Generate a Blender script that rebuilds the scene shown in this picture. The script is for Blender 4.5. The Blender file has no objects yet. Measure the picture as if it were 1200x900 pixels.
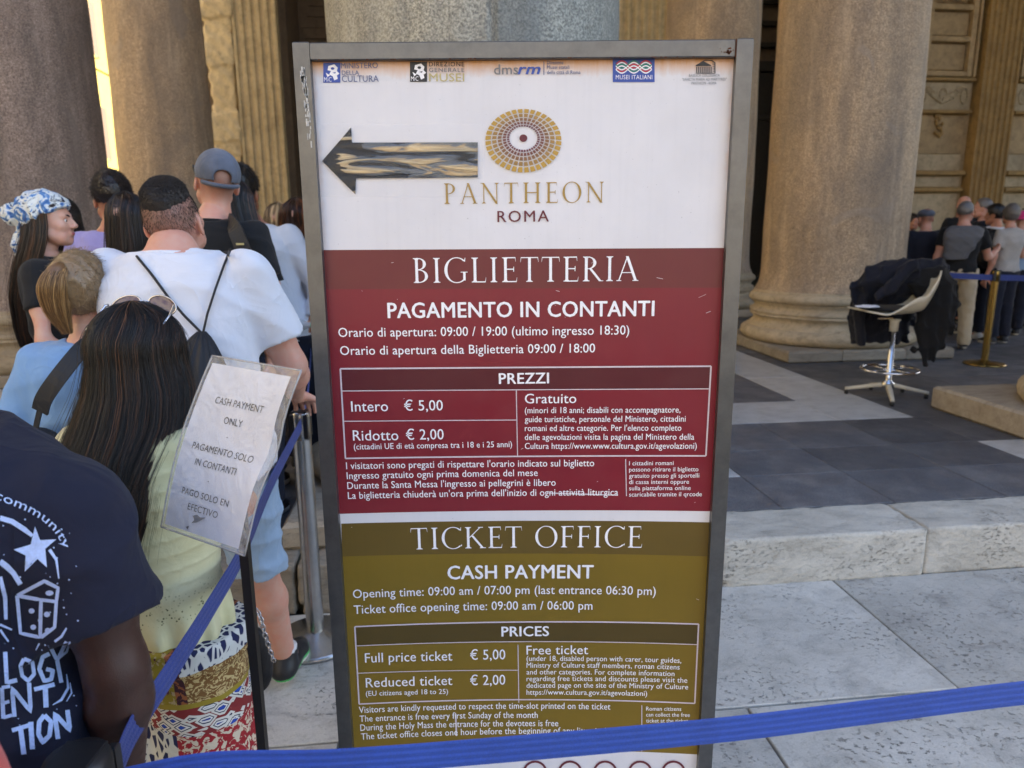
import bpy, math, random, zlib
import numpy as np
from mathutils import Matrix, Vector
from mathutils.bvhtree import BVHTree
random.seed(7); RNG = np.random.default_rng(7)
PI = math.pi; R_ = math.radians
SC = bpy.context.scene; COL = SC.collection

# ------------------------------------------------------------------ camera
CAM_H, PITCH, ROLL, FPX = 1.65, R_(11.9), R_(-0.45), 832.0      # eye height, tilt, roll, focal length in 1200 px units
cam = bpy.data.objects.new('camera', bpy.data.cameras.new('camera')); COL.objects.link(cam)
CM = Matrix.Rotation(PI/2-PITCH, 3, 'X') @ Matrix.Rotation(ROLL, 3, 'Z')
cam.matrix_world = Matrix.Translation((0, 0, CAM_H)) @ CM.to_4x4()
cam.data.sensor_width = 36; cam.data.lens = FPX/1200*36; cam.data.clip_start = .05; cam.data.clip_end = 2000
cam.data.dof.use_dof = True; cam.data.dof.focus_distance = 1.5; cam.data.dof.aperture_fstop = 5.0
SC.camera = cam
# ------------------------------------------------------------------ world, sun, exposure
SUN_EL, SUN_AZ = R_(38), R_(50)                                  # the sun stands behind the temple, to the right
world = bpy.data.worlds.new('World'); SC.world = world; world.use_nodes = True
wn = world.node_tree; sky = wn.nodes.new('ShaderNodeTexSky'); sky.sky_type = 'NISHITA'; sky.sun_disc = False
sky.sun_elevation = SUN_EL; sky.sun_rotation = SUN_AZ; sky.air_density = 1.0; sky.dust_density = 1.5; sky.ozone_density = 1.0
wn.links.new(sky.outputs[0], wn.nodes['Background'].inputs[0]); wn.nodes['Background'].inputs[1].default_value = .15
sl = bpy.data.lights.new('sun', 'SUN'); sl.energy = 4.2; sl.angle = R_(.5); sl.color = (1, .93, .82)
sun = bpy.data.objects.new('sun', sl); COL.objects.link(sun)
sdir = Vector((math.sin(SUN_AZ)*math.cos(SUN_EL), math.cos(SUN_AZ)*math.cos(SUN_EL), math.sin(SUN_EL)))
sun.rotation_euler = sdir.to_track_quat('Z', 'Y').to_euler()
SC.view_settings.view_transform = 'Standard'; SC.view_settings.look = 'None'
SC.view_settings.exposure = 2.1; SC.view_settings.gamma = 1
SC.cycles.use_denoising = True; SC.cycles.max_bounces = 6; SC.cycles.diffuse_bounces = 4
SC.cycles.transparent_max_bounces = 8; SC.cycles.sample_clamp_indirect = 6; SC.cycles.caustics_reflective = False; SC.cycles.caustics_refractive = False

# ------------------------------------------------------------------ geometry of the place
def ray(x, y): return CM @ Vector(((x-600)/FPX, (450-y)/FPX, -1))
def G(x, y, z=0):                                                # photo pixel -> point on the level z
    d = ray(x, y); t = (z-CAM_H)/d.z; return Vector((d.x*t, d.y*t, z))
def V(x, y, Y):                                                  # photo pixel -> point at distance Y
    d = ray(x, y); t = Y/d.y; return Vector((d.x*t, Y, CAM_H+d.z*t))
GA = R_(6.4); UX, UY = math.cos(GA), math.sin(GA); O0 = (-.19, 4.10)
def S(s, t, z=0): return (O0[0]+s*UX-t*UY, O0[1]+s*UY+t*UX, z)   # temple grid (s along the front, t inwards)
GM = Matrix.Translation((O0[0], O0[1], 0)) @ Matrix.Rotation(GA, 4, 'Z')
POD = .24                                                        # floor level of the portico

# ------------------------------------------------------------------ materials
def hexc(r, g, b):
    f = lambda c: ((c/255+.055)/1.055)**2.4 if c > 10 else c/255/12.92
    return (f(r), f(g), f(b), 1)
class N:
    def __init__(s, name, rough=.7, metal=0, **kw):
        s.m = bpy.data.materials.new(name); s.m.use_nodes = True; s.t = s.m.node_tree
        s.b = s.t.nodes['Principled BSDF']; s.b.inputs['Roughness'].default_value = rough; s.b.inputs['Metallic'].default_value = metal
        for k, v in kw.items(): s.b.inputs[k.replace('_', ' ')].default_value = v
        s.tc = s.t.nodes.new('ShaderNodeTexCoord')
    def n(s, typ, ins=None, **at):
        x = s.t.nodes.new('ShaderNode'+typ)
        for k, v in at.items(): setattr(x, k, v)
        for k, v in (ins or {}).items():
            if isinstance(v, bpy.types.NodeSocket): s.t.links.new(v, x.inputs[k])
            else: x.inputs[k].default_value = v
        return x
    def co(s, scale=(1, 1, 1), rot=(0, 0, 0), gen=False):
        return s.n('Mapping', {'Vector': s.tc.outputs['Generated' if gen else 'Object'], 'Scale': scale, 'Rotation': rot}).outputs[0]
    def noise(s, scale, det=4, rough=.6, vec=None, dist=0):
        return s.n('TexNoise', {'Vector': vec or s.co(), 'Scale': scale, 'Detail': det, 'Roughness': rough, 'Distortion': dist}).outputs[0]
    def ramp(s, f, stops):
        r = s.n('ValToRGB', {'Fac': f}); e = r.color_ramp.elements
        while len(e) < len(stops): e.new(.5)
        for q, (p, c) in zip(e, stops): q.position = p; q.color = c if len(c) == 4 else (*c, 1)
        return r.outputs[0]
    def mix(s, f, a, b, mode='MIX'):
        x = s.n('Mix', data_type='RGBA', blend_type=mode)
        for i, v in ((0, f), (6, a), (7, b)):
            if isinstance(v, bpy.types.NodeSocket): s.t.links.new(v, x.inputs[i])
            else: x.inputs[i].default_value = v
        return x.outputs[2]
    def math(s, op, a, b=0.0, c=0.0):
        x = s.n('Math', operation=op)
        for i, v in enumerate((a, b, c)):
            if isinstance(v, bpy.types.NodeSocket): s.t.links.new(v, x.inputs[i])
            else: x.inputs[i].default_value = v
        return x.outputs[0]
    def xyz(s, v=None): return s.n('SeparateXYZ', {0: v or s.tc.outputs['Object']}).outputs
    def col(s, c):
        if isinstance(c, bpy.types.NodeSocket): s.t.links.new(c, s.b.inputs['Base Color'])
        else: s.b.inputs['Base Color'].default_value = c
        return s
    def rgh(s, c): s.t.links.new(c, s.b.inputs['Roughness']); return s
    def bump(s, h, st=.3, d=.01):
        x = s.n('Bump', {'Height': h, 'Strength': st, 'Distance': d}); s.t.links.new(x.outputs[0], s.b.inputs['Normal']); return s
    def rnd(s): return s.n('ObjectInfo').outputs['Random']
G1 = lambda v: (v, v, v, 1)
WV, BK = G1(1), G1(0)
def mul(c, k): return (c[0]*k, c[1]*k, c[2]*k, 1)
def plain(name, c, rough=.6, metal=0, ns=40, amt=.12, bs=0, bd=.002, **kw):
    m = N(name, rough, metal, **kw); f = m.noise(ns)
    m.col(m.ramp(f, [(.3, mul(c, 1-amt)), (.7, mul(c, 1+amt))]))
    if bs: m.bump(m.noise(ns*6, 3), bs, bd)
    return m.m
def fabric(name, c, rough=.9, amt=.1, weave=900, fold=.35, sheen=.15):
    m = N(name, rough, 0, Sheen_Weight=sheen)
    m.col(m.ramp(m.noise(7, 5), [(.3, mul(c, 1-amt)), (.7, mul(c, 1+amt))]))
    big = m.noise(7, 3, .5, dist=1.2); fine = m.noise(weave, 2); cr = m.noise(5.5, 2, .5, m.co((1, 1, .45), (.2, .5, 0)), 1.8)
    ridge = m.math('POWER', m.math('SUBTRACT', 1, m.math('MULTIPLY', m.math('ABSOLUTE', m.math('SUBTRACT', cr, .5)), 2.0)), 7.0)
    m.bump(m.math('ADD', m.math('ADD', m.math('MULTIPLY', big, .8), m.math('MULTIPLY', ridge, .25)), m.math('MULTIPLY', fine, .06)), min(fold, .55), .02)
    return m.m
def skinmat(name, c):
    m = N(name, .5, 0, Subsurface_Weight=.12, Subsurface_Scale=.01)
    m.b.inputs['Subsurface Radius'].default_value = (1, .35, .2)
    base = m.mix(m.ramp(m.noise(22, 6, .7), [(.35, BK), (.65, G1(.8))]), c, mul((c[0]*1.05, c[1]*.8, c[2]*.75), 1))
    st = m.n('Attribute', attribute_name='stub').outputs['Fac']
    base = m.mix(st, base, hexc(62, 46, 40))
    m.col(base); m.rgh(m.ramp(m.noise(60, 3), [(.3, G1(.42)), (.7, G1(.62))])); m.bump(m.noise(240, 4, .7), .3, .0015); return m.m
def hairmat(name, dark, light, bias=.5, rough=.38):
    m = N(name, rough, 0, Specular_IOR_Level=.6)
    m.b.inputs['Anisotropic'].default_value = .5
    a = m.n('Attribute', attribute_name='tone').outputs['Fac']
    m.col(m.ramp(a, [(0, dark), (bias, mul(dark, 1.5)), (1, light)])); return m.m
def granite(name, a, b, c, stain=.35):
    m = N(name, .62)
    f1 = m.noise(95, 3, .7); f2 = m.noise(2.2, 6, .65, m.co((1, 1, .35)), .6); f3 = m.noise(16, 5, .7)
    sp = m.ramp(f1, [(.36, mul(a, .42)), (.5, a), (.62, b)])
    k = m.mix(m.ramp(f2, [(.38, BK), (.66, G1(.75))]), sp, m.ramp(f1, [(.35, mul(c, .6)), (.62, c)]))
    k = m.mix(m.ramp(f3, [(.3, G1(stain)), (.55, BK)]), k, mul(c, .55))
    k = m.mix(m.ramp(m.noise(5, 6, .7, m.co((1, 1, .12))), [(.52, BK), (.75, G1(.4))]), k, mul(b, 1.15))
    k = m.mix(m.ramp(m.noise(1.9, 3, .55, m.co((1, 1, .6), (.3, .2, 0)), .8), [(.63, BK), (.645, G1(.55))]), k, mul(c, 1.25))
    pit = m.ramp(m.noise(9, 4, .75), [(.31, WV), (.335, BK)]); k = m.mix(m.math('MULTIPLY', pit, .6), k, mul(a, .3))
    k = m.mix(m.ramp(m.noise(4, 5, .7, m.co((1, 1, .06)), .3), [(.5, BK), (.72, G1(.45))]), k, mul(c, .5))
    crk = m.n('TexVoronoi', {'Vector': m.n('Mapping', {'Vector': m.n('MixRGB', {0: .25, 1: m.tc.outputs['Object'], 2: m.n('TexNoise', {'Vector': m.tc.outputs['Object'], 'Scale': 3.0}).outputs[1]}).outputs[0], 'Scale': (1, 1, .5)}).outputs[0], 'Scale': .8}, feature='DISTANCE_TO_EDGE').outputs[0]
    ck = m.math('MULTIPLY', m.ramp(crk, [(.0, WV), (.012, BK)]), m.ramp(m.noise(1.4, 2), [(.5, BK), (.56, WV)])); k = m.mix(m.math('MULTIPLY', ck, .22), k, mul(a, .3))
    m.col(k); m.bump(m.math('SUBTRACT', m.math('ADD', m.math('MULTIPLY', f1, .25), m.noise(22, 6, .7)), m.math('ADD', pit, m.math('MULTIPLY', ck, .4))), .6, .014); return m.m
def travertine(name, base, pit=.5, dark=.25, warm=(0, 0), rough=.75, stretch=3.0, stainc=None):
    m = N(name, rough); r = m.rnd()
    off = m.n('Combine' 'XYZ', {0: m.math('MULTIPLY', r, 37.), 1: m.math('MULTIPLY', r, 11.), 2: 0}).outputs[0]
    p = m.n('VectorMath', {0: m.tc.outputs['Object'], 1: off}, operation='ADD').outputs[0]
    mp = m.n('Mapping', {'Vector': p, 'Scale': (1, stretch, stretch)}).outputs[0]
    big = m.noise(1.3, 6, .6, mp, .8); mid = m.noise(6, 8, .72, mp, .4); pits = m.noise(38, 6, .72, mp, 0)
    fine = m.noise(140, 3, .7, p)
    c = m.ramp(mid, [(.32, mul(base, .55)), (.5, base), (.72, mul(base, 1.22))])
    c = m.mix(m.ramp(big, [(.4, BK), (.7, G1(.5))]), c, stainc or mul(base, .62))
    c = m.mix(.25, c, m.ramp(fine, [(.3, mul(base, .5)), (.7, mul(base, 1.3))]))
    region = m.ramp(m.noise(2.6, 3, .6, p), [(.5, BK), (.64, WV)])
    pm = m.math('MULTIPLY', m.ramp(pits, [(.34+.035*pit, WV), (.375+.035*pit, BK)]), m.math('ADD', m.math('MULTIPLY', region, .88), .12))
    c = m.mix(m.math('MULTIPLY', pm, .85), c, mul(base, .22))
    tone = m.math('ADD', m.math('MULTIPLY', r, .24), .88)
    c = m.mix(1, c, m.n('CombineColor', {0: tone, 1: tone, 2: tone}).outputs[0], 'MULTIPLY')
    m.col(c); m.bump(m.math('SUBTRACT', m.math('MULTIPLY', mid, .6), pm), .7, .012); return m.m

M = {}
M['granite_pink'] = granite('rose_granite', hexc(166, 143, 128), hexc(216, 192, 176), hexc(132, 118, 108))
M['granite_warm'] = granite('warm_granite', hexc(186, 156, 122), hexc(232, 204, 168), hexc(150, 134, 118))
M['granite_grey'] = granite('grey_granite', hexc(140, 138, 134), hexc(184, 180, 172), hexc(118, 120, 122), .2)
def shade_right(m):                                                  # shade on the shaft's right put into its colour: bluer, darker past the crack
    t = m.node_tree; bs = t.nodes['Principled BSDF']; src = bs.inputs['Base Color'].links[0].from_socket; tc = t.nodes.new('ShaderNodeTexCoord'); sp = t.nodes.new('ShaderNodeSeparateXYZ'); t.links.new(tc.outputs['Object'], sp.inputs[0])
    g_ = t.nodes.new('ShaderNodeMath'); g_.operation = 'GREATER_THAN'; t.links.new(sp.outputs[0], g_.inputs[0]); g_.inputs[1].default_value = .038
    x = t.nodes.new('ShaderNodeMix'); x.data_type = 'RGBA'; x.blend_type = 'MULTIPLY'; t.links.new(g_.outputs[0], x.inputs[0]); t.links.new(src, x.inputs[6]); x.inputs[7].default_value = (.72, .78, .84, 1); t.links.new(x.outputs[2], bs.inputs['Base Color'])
M['granite_crack'] = granite('cracked_grey_granite', hexc(158, 154, 140), hexc(198, 192, 174), hexc(132, 130, 122), .2); shade_right(M['granite_crack'])
M['base_stone'] = travertine('weathered_base_marble', hexc(196, 178, 148), 1.2, stainc=hexc(124, 106, 84))
M['plinth'] = travertine('plinth_marble', hexc(170, 158, 140), 1.2, stainc=hexc(118, 104, 88))
M['kerb'] = travertine('kerb_travertine', hexc(196, 190, 178), 2.0, stretch=2.2, stainc=hexc(140, 132, 116))
M['slab'] = travertine('travertine_paving', hexc(188, 184, 176), 1.7, stretch=1.25, stainc=hexc(146, 142, 132))
M['slab_light'] = travertine('light_marble_paving', hexc(184, 184, 182), -.6, rough=.32, stretch=1.5)
M['rough'] = travertine('weathered_masonry', hexc(140, 130, 116), 2.2, stretch=5)
M['joint'] = plain('dirty_joint', hexc(66, 66, 50), .95, ns=5, amt=.5)
def darkslab():
    m = N('dark_basalt_paving', .6); r = m.rnd(); p = m.co()
    t = m.math('ADD', m.math('MULTIPLY', r, .55), .72)
    c = m.ramp(m.noise(3, 8, .75), [(.34, hexc(64, 66, 72)), (.5, hexc(90, 90, 94)), (.66, hexc(126, 124, 122))])
    c = m.mix(.5, c, m.ramp(m.noise(120, 3), [(.35, hexc(52, 52, 56)), (.7, hexc(118, 118, 120))]))
    c = m.mix(1, c, m.n('CombineColor', {0: t, 1: t, 2: t}).outputs[0], 'MULTIPLY')
    m.col(c); m.rgh(m.ramp(m.noise(4, 4), [(.35, G1(.42)), (.7, G1(.75))])); m.bump(m.noise(60, 5, .7), .35, .004); return m.m
M['dark'] = darkslab()
M['wall_warm'] = travertine('aged_ochre_marble', hexc(184, 160, 122), 1.2, stretch=1, stainc=hexc(112, 94, 68))
M['wall_pale'] = travertine('aged_pale_marble', hexc(192, 176, 146), 1.2, stretch=1, stainc=hexc(128, 112, 88))
M['wall_dark'] = travertine('dark_brick_wall', hexc(104, 86, 66), 1.5, stretch=1, stainc=hexc(64, 52, 42))  # dark brown brick with darker patches, for niche and door reveal
M['pil_gold'] = travertine('golden_pilaster_marble', hexc(166, 136, 86), .6, stretch=1, stainc=hexc(102, 80, 50))
M['pil_pale'] = travertine('pale_pilaster_marble', hexc(206, 184, 142), .4, stretch=1, stainc=hexc(140, 118, 84))
M['bronze'] = plain('dark_bronze', hexc(52, 46, 38), .5, .6, 20, .3)
M['facade_s'] = plain('lemon_plaster', hexc(196, 170, 84), .9, ns=3, amt=.1)
M['facade_y'] = plain('yellow_plaster', hexc(220, 200, 156), .9, ns=3, amt=.1)
M['facade'] = plain('ochre_plaster', hexc(206, 190, 164), .9, ns=3, amt=.1)
M['facade2'] = plain('cream_plaster', hexc(214, 204, 184), .9, ns=3, amt=.1)
M['shutter'] = plain('brown_shutter', hexc(110, 84, 60), .7)
M['pane_dark'] = plain('window_glass', hexc(40, 44, 50), .1)
M['roof'] = plain('portico_roof', hexc(120, 104, 84), .9, ns=2, amt=.2)

# ------------------------------------------------------------------ object helpers
def tag(o, label=None, cat=None, group=None, kind=None):
    for k, v in (('label', label), ('category', cat), ('group', group), ('kind', kind)):
        if v: o[k] = v
    return o
def empty(name, loc, rz=0, **kw):
    o = bpy.data.objects.new(name, None); COL.objects.link(o); o.location = loc; o.rotation_euler = (0, 0, rz)
    o['_rz'] = rz; o.empty_display_size = .1; return tag(o, **kw)
def clean():
    for o in SC.objects:
        if '_rz' in o: del o['_rz']
def mesh(name, v, f, mats=None, smooth=False, attrs=None, fm=None):
    me = bpy.data.meshes.new(name); v = np.asarray(v, np.float32).reshape(-1, 3)
    if isinstance(f, np.ndarray):
        n, k = f.shape; me.vertices.add(len(v)); me.vertices.foreach_set('co', v.ravel())
        me.loops.add(n*k); me.loops.foreach_set('vertex_index', f.ravel().astype(np.int32))
        me.polygons.add(n); me.polygons.foreach_set('loop_start', np.arange(0, n*k, k, dtype=np.int32))
        try: me.polygons.foreach_set('loop_total', np.full(n, k, np.int32))
        except Exception: pass
        me.update(calc_edges=True)
    else: me.from_pydata(v.tolist(), [], f)
    for m in (mats if isinstance(mats, (list, tuple)) else [mats]):
        if m: me.materials.append(M[m] if isinstance(m, str) else m)
    if smooth: me.polygons.foreach_set('use_smooth', [True]*len(me.polygons))
    if fm is not None: me.polygons.foreach_set('material_index', fm)
    for k, a in (attrs or {}).items():
        at = me.attributes.new(k, 'FLOAT', 'POINT'); at.data.foreach_set('value', np.asarray(a, np.float32))
    me.update(); return me
def ob(name, me, parent=None, loc=(0, 0, 0), rz=0, **kw):
    o = bpy.data.objects.new(name, me); COL.objects.link(o); o.location = loc; o.rotation_euler = (0, 0, rz)
    if parent: o.parent = parent
    return tag(o, **kw)
def part(name, v, f, mats, parent, world=True, **kw):
    """a part; world=True: the points are given in place and moved into the parent's frame"""
    sm = kw.pop('smooth', False); at = kw.pop('attrs', None); fm = kw.pop('fm', None)
    v = np.asarray(v, float).reshape(-1, 3)
    if parent and world:
        p = parent; q = np.zeros(3); 
        while p: q = q+np.array(p.location); rz = p.get('_rz', 0.); p = p.parent
        v = v-q
        if rz: c, s = math.cos(-rz), math.sin(-rz); v = np.stack([v[:, 0]*c-v[:, 1]*s, v[:, 0]*s+v[:, 1]*c, v[:, 2]], 1)
    return ob(name, mesh(name, v, f, mats, sm, at, fm), parent, **kw)
class B:                                                          # collects shapes into one mesh
    def __init__(s): s.v = []; s.f = []
    def add(s, v, f):
        n = len(s.v); s.v += [tuple(map(float, p)) for p in v]; s.f += [tuple(i+n for i in q) for q in f]; return s
    def box(s, x0, x1, y0, y1, z0, z1, c=0.0):
        c = min(c, (x1-x0)/3, (y1-y0)/3, (z1-z0)/3)
        if c <= 0:
            return s.add([(x0, y0, z0), (x1, y0, z0), (x1, y1, z0), (x0, y1, z0), (x0, y0, z1), (x1, y0, z1), (x1, y1, z1), (x0, y1, z1)],
                [(0, 3, 2, 1), (4, 5, 6, 7), (0, 1, 5, 4), (1, 2, 6, 5), (2, 3, 7, 6), (3, 0, 4, 7)])
        rg = lambda a, z: [(x0+a, y0+a, z), (x1-a, y0+a, z), (x1-a, y1-a, z), (x0+a, y1-a, z)]
        v = rg(c, z0)+rg(0, z0+c)+rg(0, z1-c)+rg(c, z1); f = [(0, 3, 2, 1), (12, 13, 14, 15)]
        for k in range(3):
            for i in range(4): j = (i+1) % 4; f.append((4*k+i, 4*k+j, 4*k+4+j, 4*k+4+i))
        return s.add(v, f)
    def lathe(s, prof, n=32, c=(0, 0, 0), cap=True):
        v = []; f = []
        for r, z in prof:
            for i in range(n): a = 2*PI*i/n; v.append((c[0]+r*math.cos(a), c[1]+r*math.sin(a), c[2]+z))
        for k in range(len(prof)-1):
            for i in range(n): j = (i+1) % n; f.append((k*n+i, k*n+j, k*n+n+j, k*n+n+i))
        if cap: f.append(tuple(range(n-1, -1, -1))); f.append(tuple(range((len(prof)-1)*n, len(prof)*n)))
        return s.add(v, f)
    def tube(s, pts, r, n=8, cap=True):
        pts = [Vector(p) for p in pts]; m = len(pts); rr = r if isinstance(r, (list, tuple)) else [r]*m
        v = []; f = []; up = None
        for i, p in enumerate(pts):
            d = (pts[min(i+1, m-1)]-pts[max(i-1, 0)]).normalized()
            if up is None: up = d.orthogonal().normalized()
            a = (up-d*up.dot(d)).normalized(); b = d.cross(a); up = a
            for k in range(n): t = 2*PI*k/n; v.append(p+(a*math.cos(t)+b*math.sin(t))*rr[i])
        for i in range(m-1):
            for k in range(n): j = (k+1) % n; f.append((i*n+k, i*n+j, i*n+n+j, i*n+n+k))
        if cap: f.append(tuple(range(n-1, -1, -1))); f.append(tuple(range((m-1)*n, m*n)))
        return s.add(v, f)
    def prism(s, poly, z0, z1):
        n = len(poly); v = [(x, y, z0) for x, y in poly]+[(x, y, z1) for x, y in poly]
        return s.add(v, [tuple(range(n-1, -1, -1)), tuple(range(n, 2*n))]+[(i, (i+1) % n, n+(i+1) % n, n+i) for i in range(n)])
    def xf(s, Mx): s.v = [tuple(Mx @ Vector(p)) for p in s.v]; return s
    def put(s, name, mat, parent=None, world=True, **kw):
        if parent: return part(name, s.v, s.f, mat, parent, world, **kw)
        sm = kw.pop('smooth', False); return ob(name, mesh(name, s.v, s.f, mat, sm), **kw)
def smooth_by_angle(o, deg=35):
    me = o.data; me.polygons.foreach_set('use_smooth', [True]*len(me.polygons))
    try: me.set_sharp_from_angle(angle=R_(deg))
    except Exception: pass
    return o
# ================================================================== THE SETTING
g = empty('piazza_ground', (0, 0, 0), kind='structure')
B().box(-90, 90, -80, 60, -.6, -.03).put('ground_bed', 'joint', g)
def slabs(parent, name, mat, s0, s1, t0, t1, z, h=.1, gap=.004, c=.003):
    me = mesh(name, *(lambda b: (b.v, b.f))(B().box(s0+gap, s1-gap, t0+gap, t1-gap, -h, 0, c)), mat)
    tl = .0022 if h > .05 else .0008; cx, cy = (s0+s1)/2, (t0+t1)/2
    o = ob(name, me, parent); o.matrix_local = GM @ Matrix.Translation((cx, cy, z+random.uniform(-tl, tl)*.8)) @ Matrix.Rotation(random.uniform(-tl, tl), 4, 'X') @ Matrix.Rotation(random.uniform(-tl, tl), 4, 'Y') @ Matrix.Translation((-cx, -cy, 0)); return o
rows = [(-1.112, -1.97), (-1.97, -2.95), (-2.95, -3.95), (-3.95, -5.0)]
fixed = {0: [-6.2, -4.4, -2.7, -.95, 1.62, 3.6, 5.4], 1: [-6, -4.2, -2.2, -.62, .8, 2.75, 4.6], 2: [-6.2, -4.4, -2.4, -.4, 1.5, 3.4, 5.2], 3: [-6, -4, -2, 0, 2, 4, 5.5]}
for i, (a, b) in enumerate(rows):
    xs = fixed[i]
    for p, q in zip(xs, xs[1:]): slabs(g, 'paving_slab', 'slab', p, q, b, a, 0, gap=.005)
# sunlit cobbles of the square beyond the shade (one sheet), and the light side street
cob = N('grey_cobbles', .8); vr = cob.n('TexVoronoi', {'Vector': cob.co(), 'Scale': 9.0}); vd = cob.n('TexVoronoi', {'Vector': cob.co(), 'Scale': 9.0}, feature='DISTANCE_TO_EDGE').outputs[0]
cob.col(cob.mix(cob.ramp(vd, [(.0, BK), (.08, WV)]), hexc(70, 64, 56), cob.ramp(cob.n('SeparateColor', {0: vr.outputs['Color']}).outputs[0], [(0, hexc(118, 112, 102)), (1, hexc(158, 150, 138))])))
b = B(); b.add([(-90, -80, 0), (90, -80, 0), (90, -5, 0), (-90, -5, 0)], [(0, 1, 2, 3)])
b.add([(-90, -5, 0), (-7, -5, 0), (-7, 60, 0), (-90, 60, 0)], [(0, 1, 2, 3)]); b.add([(7, -5, 0), (90, -5, 0), (90, 3, 0), (7, 3, 0)], [(0, 1, 2, 3)])
b.put('cobbled_square', cob.m, kind='structure').location.z = -.012

f = empty('portico_floor', (0, 0, 0), kind='structure')
bb = B().box(-6.6, 29.9, -1.07, 20, -.02, POD-.022).xf(GM).put('floor_bed', 'joint', f)
# kerb blocks along the step: joints where the photo shows them
ks = [-6.6, -5.1, -3.3, -1.5, -.9, -.3, 1.05, 2.09, 4.0, 5.9]
KB = []
for p, q in zip(ks, ks[1:]):
    KB.append((p, q))
# rows of small weathered stones under the left kerb
GRID = []
lights = [(-4.1, -2.9, -.78, 13), (.2, 1.52, -.28, -.02), (2.8, 3.42, .85, 7.4), (1.2, 2.8, .85, 1.5), (-.3, 1.2, .85, 1.5), (3.25, 4.6, -.27, .2), (2.8, 6, 7.4, 8.4), (-2.9, -1.2, .85, 1.5), (-7, -4.1, 1.1, 6.0)]
def covered(s, t): return any(a < s < b and c < t < d for a, b, c, d in lights)
for a, b_, c, d in lights:
    n = max(1, round((b_-a)/1.3)); k = max(1, round((d-c)/1.5))
    for i in range(n):
        for j in range(k):
            slabs(f, 'marble_slab', 'slab_light', a+(b_-a)*i/n, a+(b_-a)*(i+1)/n, c+(d-c)*j/k, c+(d-c)*(j+1)/k, POD, h=.02, gap=.003)
tt = [-.78, -.28, .2, .85, 1.5, 2.3, 3.1, 3.9, 4.7, 5.6, 6.5, 7.4, 8.4, 9.5, 10.7, 12.2]
ss = sorted(set([-4.1, -2.9, -1.2, -.3, .2, 1.2, 1.52, 2.15, 2.8, 3.42, 4.6, 6.0, 7.2, 8.4, 9.8, 11.2, 12.6]))
for c, d in zip(tt, tt[1:]):
    run = None; cells = []
    for a, b_ in zip(ss, ss[1:]):
        if covered((a+b_)/2, (c+d)/2): run = None; continue
        if run and b_-run[0] < 1.25 and random.random() < .8: run[1] = b_
        else: run = [a, b_]; cells.append(run)
    for a, b_ in cells: slabs(f, 'basalt_slab', 'dark', a, b_, c, d, POD, h=.02, gap=.002, c=.002)

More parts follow.
